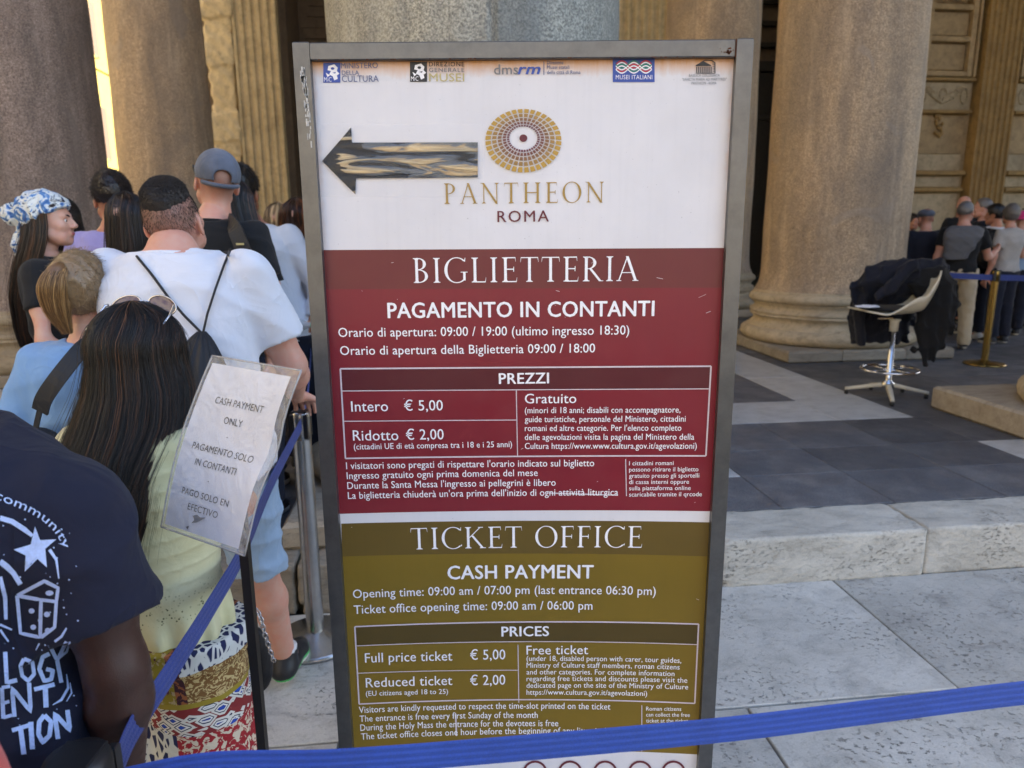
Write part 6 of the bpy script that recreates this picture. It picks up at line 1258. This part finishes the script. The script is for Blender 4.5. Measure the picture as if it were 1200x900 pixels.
# ------------------------------------------------------------------ notice in a plastic sleeve on a black stand
TLn, TRn, BRn, BLn = V(249, 421, 1.20), V(348, 438, 1.06), V(284, 648, 1.04), V(191, 616, 1.17)
nrm = (TRn-TLn).cross(BLn-TLn).normalized(); nrm = nrm if nrm.y < 0 else -nrm
def PN(u, v_, l=0.0): return (TLn*(1-u)+TRn*u)*(1-v_)+(BLn*(1-u)+BRn*u)*v_+nrm*(l+.012*math.sin(PI*min(v_*1.0, 1))*(1-.3*u)-.010*math.exp(-((v_-.42)/.14)**2)*u)
nt = empty('notice_stand', (V(300, 770, 1.13).x, 1.13, 0), label='cash payment notice in a clear plastic sleeve clipped to a thin black stand', cat='notice')
def sheetn(u0, u1, v0, v1, l, n=14): 
    P_ = [tuple(PN(u0+(u1-u0)*i/n, v0+(v1-v0)*j/n, l)) for j in range(n+1) for i in range(n+1)]; return P_, [(j*(n+1)+i, (j+1)*(n+1)+i, (j+1)*(n+1)+i+1, j*(n+1)+i+1) for j in range(n) for i in range(n)]
M['paper'] = plain('white_paper', hexc(226, 230, 242), .7, ns=6, amt=.03, bs=.1)
v, f = sheetn(.02, .95, .02, .985, 0); part('paper_sheet', v, f, 'paper', nt, smooth=True)
sv = N('clear_plastic_sleeve', .06, 0, Specular_IOR_Level=.9); sv.b.inputs['Alpha'].default_value = .22; sv.b.inputs['Base Color'].default_value = G1(.8); sv.bump(sv.noise(11, 3, .6, dist=2.5), 1.0, .035); M['sleeve'] = sv.m
v, f = sheetn(-.02, 1.03, -.02, 1.01, .0022, 20); part('plastic_sleeve', v, f, 'sleeve', nt, smooth=True)
v, f = sheetn(-.02, 1.03, -.02, 1.01, -.0022, 10); part('plastic_sleeve', v, f, 'sleeve', nt, smooth=True)
ed = N('sleeve_seam', .2, 0); ed.b.inputs['Base Color'].default_value = G1(.45); ed.b.inputs['Alpha'].default_value = .7; M['seam'] = ed.m
for a, b_ in (((-.02, -.02), (1.03, -.02)), ((1.03, -.02), (1.03, 1.01)), ((1.03, 1.01), (-.02, 1.01)), ((-.02, 1.01), (-.02, -.02))):
    B().tube([PN(a[0]+(b_[0]-a[0])*t, a[1]+(b_[1]-a[1])*t, 0) for t in np.linspace(0, 1, 12)], .0016, 6).put('sleeve_edge', 'seam', nt, smooth=True)
for t, x0, x1, y in NOTE:
    v, f = TEXT[(t, 0, 1.0, 's')]; a0, a1 = v[:, 0].min(), v[:, 0].max(); ch = .038
    if t == '.': x1 = x0+.012
    pts = [tuple(PN(x0+(x1-x0)*(a-a0)/(a1-a0), y-(b_/CAPH)*ch+.012, .0010)) for a, b_ in v]; part('lettering', pts, f, 'ink_dk', nt)
def pn_poly(ps, mt, l): v = [tuple(PN(a, b_, l)) for a, b_ in ps]; return v
for ps in ([(.36, .885), (.41, .87), (.45, .88), (.52, .872), (.46, .90), (.42, .915), (.36, .93), (.39, .905)], [(.30, .96), (.34, .95), (.33, .972)]): part('stain', pn_poly(ps, '', .0011), [tuple(range(len(ps)))], 'ink_gr', nt)
SX = V(291, 690, 1.12).x; B().box(SX-.0075, SX+.0075, 1.113, 1.128, .03, 1.20, .002).put('stand_tube', 'blackp', nt)
B().box(SX-.16, SX+.16, 1.10, 1.14, 0, .03, .004).put('stand_foot', 'blackp', nt); B().box(SX-.02, SX+.02, .97, 1.27, 0.001, .028, .004).put('stand_foot', 'blackp', nt)
# ------------------------------------------------------------------ black handbag with a chain, between the stand and the bare leg
hb = empty('handbag', tuple(V(312, 700, 1.86)), label='black handbag with a silver chain hanging behind the black stand', cat='bag')
q = V(302, 772, 1.86); F = Fld(np.array(q)-.22, np.array(q)+.2, .007); F.el((q.x, q.y, q.z), (.046, .035, .105), .02); F.disp(wrinkle(6, .006, (14, 14, 14))); v, f = F.mesh(); part('bag_body', v, f, nylon, hb, smooth=True)
ch = smoothpts([V(301, 715, 1.80), V(306, 726, 1.79), V(310, 742, 1.79), V(316, 760, 1.80), V(321, 775, 1.82)], 15)
for i in range(14):
    a, b_ = ch[i], ch[i+1]; m_ = (a+b_)/2; d = (b_-a).normalized(); s_ = d.cross(Vector((0, 1, 0))) if i % 2 else Vector((0, 1, 0)); s_ = (s_-d*s_.dot(d)).normalized()
    B().tube([m_+d*.010*math.cos(t)+s_*.006*math.sin(t) for t in np.linspace(0, 2*PI, 11)], .0022, 5, False).put('chain_link', 'silver', hb, smooth=True)
# ------------------------------------------------------------------ swivel chair with jackets
c0 = G(1039, 466, POD); M['cream'] = plain('cream_plastic_shell', hexc(206, 200, 182), .35, ns=8, amt=.05); M['chrome'] = plain('chrome', hexc(210, 210, 214), .08, 1.0)
ch_ = empty('swivel_chair', tuple(c0), 0, label='cream shell swivel chair on a star base in front of the brown column', cat='chair'); LC = lambda px, py, dy=0: V(px, py, c0.y+dy)-c0
for px, py in ((990, 461), (1044, 474), (1090, 467), (1083, 451), (1003, 448)):
    g_ = G(px, py, POD)-c0; g_ = g_.normalized()*.335; q = B(); n = 8
    for i in range(n+1):
        t = i/n; r_ = .03+t*.305; hw = .026-.009*t; x, y = g_.normalized().x, g_.normalized().y; zt = .135-.075*t; zb = zt-.034+.010*t
        q.v += [(x*r_-y*hw, y*r_+x*hw, zb), (x*r_+y*hw, y*r_-x*hw, zb), (x*r_+y*hw*.7, y*r_-x*hw*.7, zt), (x*r_-y*hw*.7, y*r_+x*hw*.7, zt)]
    q.f = [(4*i+k, 4*i+(k+1) % 4, 4*i+4+(k+1) % 4, 4*i+4+k) for i in range(n) for k in range(4)]+[(3, 2, 1, 0), (4*n, 4*n+1, 4*n+2, 4*n+3)]
    q.put('base_arm', 'cream', ch_, False, smooth=True); B().lathe([(.016, 0), (.018, .02), (.012, .045)], 12, (g_.x*.96, g_.y*.96, 0)).put('glide', 'blackp', ch_, False, smooth=True)
B().lathe([(.05, .09), (.052, .13), (.03, .15), (.024, .16), (.024, .42), (.016, .425), (.016, .6)], 20).put('gas_column', 'chrome', ch_, False, smooth=True); B().lathe([(.034, .58), (.036, .66), (.05, .68)], 20).put('seat_mount', 'cream', ch_, False, smooth=True)
B().tube([(.225*math.cos(a), .225*math.sin(a), .25) for a in np.linspace(0, 2*PI, 41)], .011, 8, False).put('foot_ring', 'chrome', ch_, False, smooth=True)
for k in range(4): a = k*PI/2+.4; B().tube([(0, 0, .25), (.22*math.cos(a), .22*math.sin(a), .25)], .007, 6).put('ring_spoke', 'chrome', ch_, False, smooth=True)
# moulded shell: seat curving up into a backrest at the right, low armrests
v = []; NU, NV = 26, 22
for i in range(NU+1):
    u = i/NU
    if u < .62: t = u/.62; x = -.32+.45*t; z = .775-.03*math.sin(PI*t*.9)
    else: t = (u-.62)/.38; x = .13+.13*math.sin(t*PI/2*.8); z = .757+.02*t+.25*t**1.2
    for j in range(NV+1):
        s_ = j/NV*2-1; wd_ = .26*(1-.25*max(0, u-.6)/.4)*(1-.25*max(0, .12-u)/.12); rise = .14*abs(s_)**4*max(0, min(1, (u-.18)/.3))*(1 if u < .75 else 1-(u-.75)*2.0); v.append((x-.03*abs(s_)**3*(1 if u > .6 else 0), s_*wd_, z+rise))
f = [(i*(NV+1)+j, (i+1)*(NV+1)+j, (i+1)*(NV+1)+j+1, i*(NV+1)+j+1) for i in range(NU) for j in range(NV)]
sh_ = part('seat_shell', v, f, 'cream', ch_, False, smooth=True); md = sh_.modifiers.new('thick', 'SOLIDIFY'); md.thickness = .014; md.offset = -1
F = Fld((-.32, -.24, .7), (.25, .24, .86), .008); F.el((-.05, 0, .775), (.245, .20, .026), .01); v, f = F.mesh(); part('seat_cushion', v, f, black, ch_, False, smooth=True)
B().box(-.15, -.02, -.012, .012, .685, .695).put('lever', 'chrome', ch_, False)
q = LC(1017, 359, -.12); F = Fld(np.array(q)-.14, np.array(q)+.14, .006); F.el(tuple(q), (.10, .07, .012), .01); F.disp(wrinkle(9, .006, (40, 40, 40))); v, f = F.mesh(); o = part('crumpled_paper', v+np.array(c0), f, 'paper', None, True, smooth=True, label='crumpled white paper lying on the seat of the swivel chair', cat='paper')
def cloth(name, chains, mt, label, seed, amp=.02, h=.011, flat=None):
    pts = np.array([p for c_ in chains for p in c_[0]]); F = Fld(pts.min(0)-.16, pts.max(0)+.16, h)
    for ps, rs in chains: F.chain([tuple(p) for p in ps], rs, .06)
    F.disp(wrinkle(seed, amp, (16, 16, 7))); F.disp(wrinkle(seed+3, amp*.5, (34, 34, 18))); v, f = F.mesh(); return part(name, v, f, mt, None, True, smooth=True, label=label, cat='jacket', group=None)
W_p = lambda px, py, dy: np.array(V(px, py, c0.y+dy))
def largest(v, f):
    lab = np.arange(len(v))
    for _ in range(400):
        m_ = lab[f].min(1); new = lab.copy(); [np.minimum.at(new, f[:, k], m_) for k in range(4)]; new = new[new]
        if (new == lab).all(): break
        lab = new
    big = np.bincount(lab).argmax(); k = lab == big; idx = np.cumsum(k)-1; return v[k], idx[f[k[f].all(1)]]
def drape_cloth(secs, ry, mt, label, seed, kf, h=.011, sleeves=()):
    S_ = []
    for px, py, rpx, dy, r2 in secs: q = W_p(px, py, dy); S_.append((q[2], q[0], q[1], rpx*.0092+.01, r2))
    S_.sort(); A = np.array(S_); lo = (A[:, 1]-A[:, 3]).min()-.08, (A[:, 2]-A[:, 4]).min()-.08, A[0, 0]-.06; hi = (A[:, 1]+A[:, 3]).max()+.08, (A[:, 2]+A[:, 4]).max()+.08, A[-1, 0]+.08
    F = Fld(lo, hi, h); F.loft(S_, .06, 0, 2.2)
    for ps, rs in sleeves: F.chain([tuple(W_p(*p)) for p in ps], rs, .018)
    zt = A[-1, 0]; L_ = zt-A[0, 0]
    F.disp(lambda X, Y, Z: .007*np.sin(X*kf+Z*6+np.sin(Z*9)*1.2)*np.clip((zt-.05-Z)/(.5*L_), 0, 1)); F.disp(wrinkle(seed, .020, (9, 9, 7))); F.disp(wrinkle(seed+3, .006, (24, 24, 14))); v, f = largest(*F.mesh())
    return part('jacket', v, f, mt, None, True, smooth=True, label=label, cat='jacket')
drape_cloth([(1031, 402, 28, .34, .07), (1032, 372, 30, .32, .10), (1038, 348, 35, .26, .14), (1055, 330, 42, .18, .16), (1066, 312, 38, .14, .13), (1074, 303, 24, .12, .07)], 0, navyj, 'navy jacket heaped over the back of the cream swivel chair', 3, 55, sleeves=[([(1012, 348, .2), (1007, 372, .2), (1009, 400, .22)], [.05, .052, .046]), ([(1066, 312, .02), (1048, 332, -.02), (1030, 346, .0)], [.06, .055, .045])])
drape_cloth([(1089, 428, 3, .0, .02), (1090, 412, 9, .0, .03), (1094, 394, 16, .02, .05), (1096, 360, 18, .03, .07), (1094, 330, 19, .05, .09), (1090, 314, 14, .06, .07)], 0, black, 'black coat hanging from the chair back towards the floor', 7, 70, sleeves=[([(1100, 318, .02), (1108, 350, .0), (1106, 392, .02)], [.05, .05, .044])])
clean()
